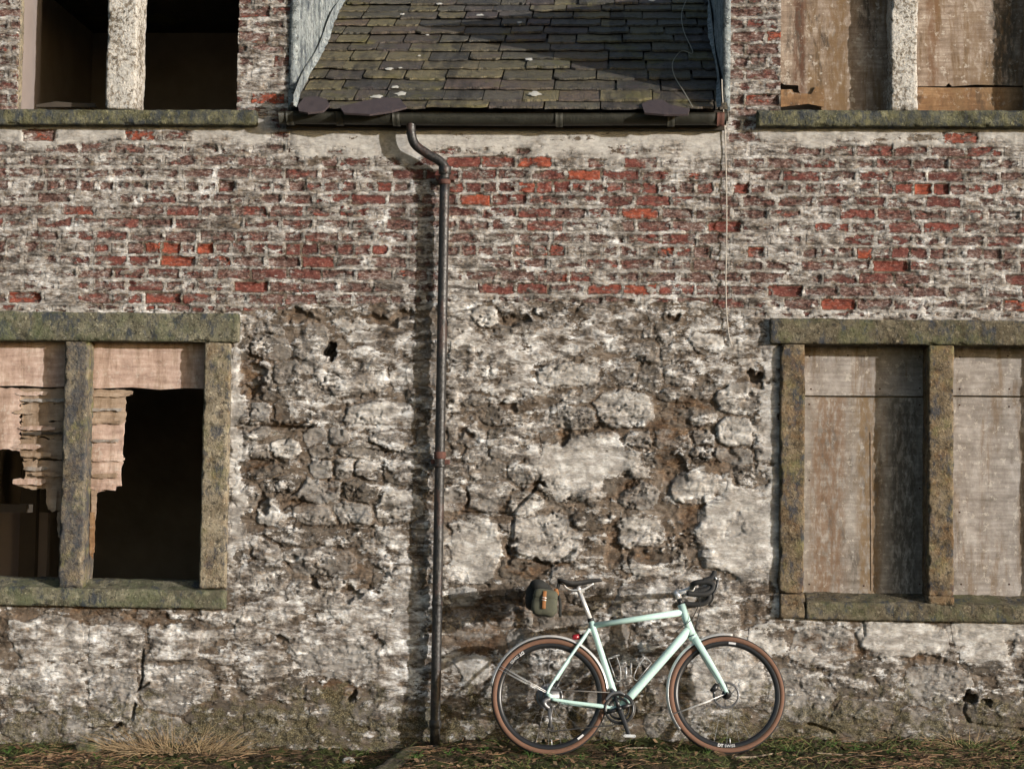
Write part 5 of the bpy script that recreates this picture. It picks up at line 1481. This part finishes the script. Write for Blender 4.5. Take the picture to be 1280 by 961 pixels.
MB().add(*soft_box(bc, .080, .125, .092, 12, 4.0, .3, .0, 1)).build('body', M['canvas_dark'], bag)
# rolled flap on top
MB().tube([Vector((bc.x - .010, -.150, bc.z + .062)), Vector((bc.x - .004, 0, bc.z + .070)), Vector((bc.x - .004, .150, bc.z + .064))], [.036, .042, .036], 16, 1.4).build('flap', M['canvas_dark'], bag)
pc = BW(683, 757, .155)
pk = MB().add(*soft_box(pc, .074, .045, .086, 12, 4.5, .35, .06, 3)).build('pocket', M['canvas'], bag)
MB().add(*soft_box(pc + Vector((-.002, -.008, .052)), .076, .042, .036, 10, 4.0, 0, .1, 5)).build('pocket_flap', M['canvas'], bag)
stx, sty = pc.x - .003, pc.y - .050
stv = [(stx - .004, sty + .0, pc.z + .072), (stx - .003, sty - .008, pc.z + .038), (stx, sty - .006, pc.z - .005), (stx + .003, sty - .003, pc.z - .045)]
MB().tube(crom(stv, 4), .0115, 8, .22, up=(0, 1, 0)).build('strap', M['leather'], bag)
MB().tube([Vector(stv[1]) + Vector((-.013, -.003, -.010)), Vector(stv[1]) + Vector((.015, -.003, -.012))], .003, 6).tube([Vector(stv[1]) + Vector((-.013, -.003, -.026)), Vector(stv[1]) + Vector((.015, -.003, -.028))], .003, 6).build('buckle', M['silver'], bag)
dw = BW(695, 738, .175)
MB().tube([Vector((dw.x, -.180, dw.z)), Vector((dw.x, .15, dw.z))], .0145, 14).build('dowel', M['leather'], bag)
for sg in (1, -1):
    MB().tube(crom([off(B(699, 728), sg * .03), off(B(697, 738), sg * .035), off(B(700, 752), sg * .04), off(B(700, 770), sg * .03)], 4), .008, 8, .4).build('support_strap', M['canvas_dark'], bag)

for ch in bag.children:      # the bag slumps backwards a little
    if ch.name.startswith('support'): continue
    pv = Matrix.Translation(Vector((dw.x, 0, dw.z)))
    ch.data.transform(pv @ BAG_TILT @ Matrix.Diagonal((1.0, 1.0, 0.90, 1.0)) @ pv.inverted())
# ------------------------------------------------------------------ kerb, weeds, grass and litter
M['kerb'] = mat_sandstone('mossy_concrete', [(0.06, 0.05, 0.035), (0.13, 0.11, 0.08), (0.22, 0.19, 0.14)], (0.05, 0.06, 0.02), 0.5, 0)
ka = P(522, 929, -0.03)
V, F = rough_box(-.07, .07, -1.5, 0, -.22, 0, 0.022, .007, .022, 41)
c_, s__ = math.cos(-0.12), math.sin(-0.12)
V2 = np.stack([ka[0] + V[:, 0] * c_ - V[:, 1] * s__, -0.035 + V[:, 0] * s__ + V[:, 1] * c_, V[:, 2] + ka[1] - 0.01 + 0.015 * V[:, 1]], -1)
o = link('kerb_stone', mesh_np('kerb_stone', V2, np.array(F)), M['kerb'])
tag(o, 'mossy concrete kerb stone running out from the foot of the downpipe', 'kerb')


def mat_blade(name, cols):
    s = Nodes(name); r = s.attr('rnd')
    c = s.ramp(r, [(i / (len(cols) - 1), c_) for i, c_ in enumerate(cols)])
    s.base(c, 0.75, spec=0.25)
    return s.m


M['straw'] = mat_blade('dead_straw', [(0.055, 0.030, 0.017), (0.12, 0.066, 0.034), (0.23, 0.14, 0.078), (0.08, 0.044, 0.027)])
M['straw_pale'] = mat_blade('pale_straw', [(0.10, 0.066, 0.036), (0.20, 0.14, 0.078), (0.33, 0.245, 0.14), (0.14, 0.09, 0.05)])
M['grass'] = mat_blade('damp_grass', [(0.020, 0.032, 0.008), (0.045, 0.062, 0.014), (0.080, 0.098, 0.025), (0.13, 0.10, 0.045)])
M['leafgreen'] = mat_blade('weed_leaf', [(0.045, 0.10, 0.018), (0.08, 0.16, 0.03), (0.13, 0.21, 0.05)])
M['litter'] = mat_blade('leaf_litter', [(0.04, 0.022, 0.012), (0.09, 0.05, 0.025), (0.16, 0.10, 0.055), (0.24, 0.17, 0.10), (0.12, 0.07, 0.04)])
M['twig'] = simple('pale_twig', (0.26, 0.20, 0.14), 0.85, var=0.35, scale=30, bump=.003)


def strips(name, items, mat, parent=None, seg=3):
    """items: base, dir (unit, tip direction), length, width, droop, rnd"""
    V = []; Q_ = []; R_ = []
    for b, d, L_, w, dr_, r_ in items:
        b = np.array(b, float); d = np.array(d, float); side = np.cross(d, (0.3, -1, 0.2)); side /= np.linalg.norm(side) + 1e-9
        base = len(V)
        for i in range(seg + 1):
            t = i / seg; c = b + d * L_ * t + np.array([0, 0, -dr_ * t * t * L_])
            ww = w * (1 - t * .85) * .5
            V.append(c - side * ww); V.append(c + side * ww); R_ += [r_, r_]
        for i in range(seg): a = base + 2 * i; Q_.append((a, a + 1, a + 3, a + 2))
    me = mesh_np(name, np.array(V), np.array(Q_), {'rnd': np.array(R_)})
    return link(name, me, mat, parent)


rg = random.Random(21)
def gh(x, y): return float(ground_h(np.array([x]), np.array([y]))[0])
gxs = [rg.uniform(-4.3, 3.2) for _ in range(16000)]; gys = [-(rg.random() ** 1.1) * 1.35 + 0.02 for _ in range(16000)]
ghs = ground_h(np.array(gxs), np.array(gys)); dens = fbm(np.array(gxs), np.array(gys), 1.6, 3, 411)
items = []
for x, y, z, dn in zip(gxs, gys, ghs, dens):
    if dn + rg.uniform(-.25, .25) < 0.05: continue
    a = rg.uniform(0, 6.28); up = rg.uniform(.3, 1.4); d = np.array([math.cos(a), math.sin(a), up]); d /= np.linalg.norm(d)
    items.append(((x, y, z - .004), d, rg.uniform(.02, .085) * (1.5 if y > -.25 else 1), rg.uniform(.003, .006), rg.uniform(.1, .8), rg.random()))
tag(strips('grass', items, M['grass']), 'short damp grass and moss at the foot of the wall', 'grass', kind='stuff')
items = []
gxs = np.array([rg.uniform(-4.3, 3.2) for _ in range(9000)]); gys = np.array([-(rg.random()) * 1.4 + 0.02 for _ in range(9000)])
ghs = ground_h(gxs, gys); dens = fbm(gxs, gys, 1.3, 3, 431)
for x, y, z, dn in zip(gxs, gys, ghs, dens):
    more = math.exp(-((x - 1.6) / .7) ** 2) * .3 + math.exp(-((x + .55) / .35) ** 2 - ((y + .7) / .3) ** 2) * .3
    if dn + more + rg.uniform(-.25, .25) < 0.12: continue
    a = rg.uniform(0, 6.28); d = np.array([math.cos(a), math.sin(a), rg.uniform(-.05, .25)]); d /= np.linalg.norm(d)
    items.append(((x, y, z + rg.uniform(.002, .014)), d, rg.uniform(.03, .13), rg.uniform(.002, .005), rg.uniform(.0, .2), rg.random()))
tag(strips('straw_litter', items, M['straw'], seg=2), 'dry straw and dead grass strewn over the soil', 'dead grass', kind='stuff')
# leaf litter
V = []; Q_ = []; R_ = []
for _ in range(1500):
    x = rg.uniform(-4.3, 3.2); y = -rg.random() * 1.4; z = gh(x, y) + rg.uniform(.003, .010) if _ < 0 else 0
    V.append((x, y))
lx = np.array(V); lz = ground_h(lx[:, 0], lx[:, 1]); V = []
for (x, y), z in zip(lx, lz):
    a = rg.uniform(0, 6.28); l_ = rg.uniform(.006, .022); w = l_ * rg.uniform(.4, .8); tx, ty = rg.uniform(-.7, .7), rg.uniform(-.7, .7); z += rg.uniform(.004, .012)
    ca, sa = math.cos(a), math.sin(a); b = len(V); r_ = rg.random()
    for u_, v_ in ((-1, 0), (0, -1), (1, 0), (0, 1)):
        V.append((x + ca * l_ * u_ - sa * w * v_, y + sa * l_ * u_ + ca * w * v_, z + l_ * (tx * u_ + ty * v_))); R_.append(r_)
    Q_.append((b, b + 1, b + 2, b + 3))
tag(link('leaf_litter', mesh_np('leaf_litter', np.array(V), np.array(Q_), {'rnd': np.array(R_)}), M['litter'], smooth=False), 'brown leaf litter scattered on the soil', 'leaf litter', kind='stuff')

# tussocks of dead grass
def tussock(px, py, Y, n, hgt, spread, label, grp=None):
    x0, z0 = P(px, py, Y); z0 = gh(x0, Y); items = []
    for k in range(n):
        a = rg.uniform(0, 6.28); r_ = rg.random() ** .5 * spread * .6
        d = np.array([math.cos(a) * rg.uniform(.3, 1.5), min(math.sin(a) * rg.uniform(.1, .9), .12), rg.uniform(.0, .9) ** 1.5]); d /= np.linalg.norm(d)
        items.append(((x0 + math.cos(a) * r_ * 1.5, min(Y + math.sin(a) * r_ * .5, -.03), z0 - .005), d, hgt * rg.uniform(.3, 1.25), rg.uniform(.0025, .005), rg.uniform(-.1, .6), rg.random()))
    return tag(strips('grass_tussock', items, M['straw_pale'], seg=4), label, 'dead grass', grp)
tussock(215, 935, -.10, 420, .27, .46, 'large tussock of dry brown grass against the wall under the torn window')
tussock(258, 936, -.14, 120, .18, .30, 'low flattened tussock of dry grass beside the large brown tussock')
tussock(1210, 925, -.10, 110, .16, .30, 'thin tussock of dry grass under the boarded ground floor window')

# weeds
def weed(px, py, Y, n, size, label, grp):
    x0, _z = P(px, py, Y); z0 = gh(x0, Y) - .004
    rt = empty('weed', (x0, Y, z0)); tag(rt, label, 'weed', grp)
    V = []; F = []
    stems = MB()
    lv = []; rr = []
    for k in range(n):
        a = 2.4 * k + rg.uniform(-.5, .5); el = rg.uniform(.35, 1.2); L_ = size * rg.uniform(.5, 1.0)
        tip = Vector((math.cos(a) * math.cos(el) * L_, math.sin(a) * math.cos(el) * L_ * .7, math.sin(el) * L_))
        stems.tube([Vector((0, 0, 0)), tip * .55 + Vector((0, 0, .004)), tip], [.0016, .0012, .0008], 5, cap=False)
        ld = Vector((math.cos(a), math.sin(a), rg.uniform(-.2, .5))).normalized(); sd = ld.cross(Vector((0, 0, 1))).normalized(); nn = sd.cross(ld)
        ll = size * rg.uniform(.22, .42); w = ll * rg.uniform(.28, .42); b = len(lv); r_ = rg.random()
        for u_, v_, h_ in ((0, 0, 0), (.3, -.8, .10), (.3, .8, .10), (.65, -1, .06), (.65, 1, .06), (1.15, 0, -.10), (.5, 0, -.02)):
            lv.append(tip + ld * ll * u_ + sd * w * v_ + nn * ll * h_); rr.append(r_)
        F += [(b, b + 1, b + 6), (b, b + 6, b + 2), (b + 1, b + 3, b + 6), (b + 2, b + 6, b + 4), (b + 3, b + 5, b + 6), (b + 4, b + 6, b + 5)]
    stems.build('stem', M['leafgreen'], rt)
    me = mesh_py('leaves', lv, F); at = me.attributes.new('rnd', 'FLOAT', 'POINT'); at.data.foreach_set('value', rr)
    link('leaves', me, M['leafgreen'], rt)
    return rt
W1 = 'small bright green weed sprouting from the soil below the boarded ground floor window'
W2 = 'small green weed sprouting beside the bicycle tyres'
W3 = 'low green weed growing by the foot of the downpipe and kerb stone'
W4 = 'low green weed at the wall foot below the torn window'
for px, py, Y, n, sz, lb in [(1040, 934, -.2, 12, .075, W1), (1070, 944, -.35, 9, .05, W1), (985, 945, -.4, 11, .06, W1), (1110, 946, -.45, 8, .05, W1), (1135, 957, -.6, 8, .05, W1), (1110, 962, -.75, 8, .05, W1), (1220, 934, -.2, 9, .06, W1), (1265, 937, -.25, 9, .06, W1),
                             (662, 945, -.55, 11, .06, W2), (694, 955, -.70, 8, .045, W2), (728, 951, -.62, 8, .045, W2), (884, 946, -.56, 9, .04, W2),
                             (560, 946, -.42, 10, .06, W3), (578, 940, -.3, 10, .06, W3), (604, 944, -.38, 9, .05, W3), (522, 955, -.6, 11, .055, W3),
                             (10, 944, -.25, 12, .06, W4), (35, 946, -.30, 10, .05, W4), (60, 950, -.4, 8, .045, W4), (120, 952, -.45, 9, .045, W4)]:
    weed(px, py, Y, n, sz, lb, {W1: 'weeds under the boarded window', W2: 'weeds by the tyres', W3: 'weeds by the downpipe', W4: 'weeds under the torn window'}[lb])
# twigs
for pts_, r_, lb in (([(918, 948, -.60), (940, 944, -.58), (958, 941, -.55), (966, 933, -.50)], .0075, 'pale forked twig lying beside the front tyre'),
                     ([(780, 941, -.3), (800, 938, -.3), (816, 934, -.28)], .005, 'thin pale twig lying below the pedals'),
                     ([(1020, 951, -.5), (1050, 946, -.48), (1085, 950, -.52)], .004, 'long thin twig lying among the weeds')):
    pp_ = []
    for px, py, Y in pts_:
        x, z = P(px, py, Y); pp_.append((x, Y, gh(x, Y) + r_ * .8 + .004))
    o = MB().tube(crom(pp_, 5), [r_, r_ * .9, r_ * .5], 8).build('twig', M['twig']); tag(o, lb, 'twig')
# stray pebbles
for px, py, Y, r_, lb in ((367, 953, -.45, .030, 'pale rounded stone on the soil near the kerb stone'), (110, 941, -.12, .06, 'mossy lump of stone at the wall foot beside the dry tussock'), (435, 948, -.35, .022, 'small grey stone on the soil in the shade of the kerb')):
    x, z = P(px, py, Y); zz_ = gh(x, Y)
    V, F = rough_box(x - r_ * 1.4, x + r_ * 1.4, Y - r_, Y + r_, zz_ - r_ * .7, zz_ + r_ * .9, r_ * .35, .01, r_ * .75, int(px))
    o = link('loose_stone', mesh_np('loose_stone', V, np.array(F)), M['kerb'] if r_ > .05 else M['white_stone']); tag(o, lb, 'stone')
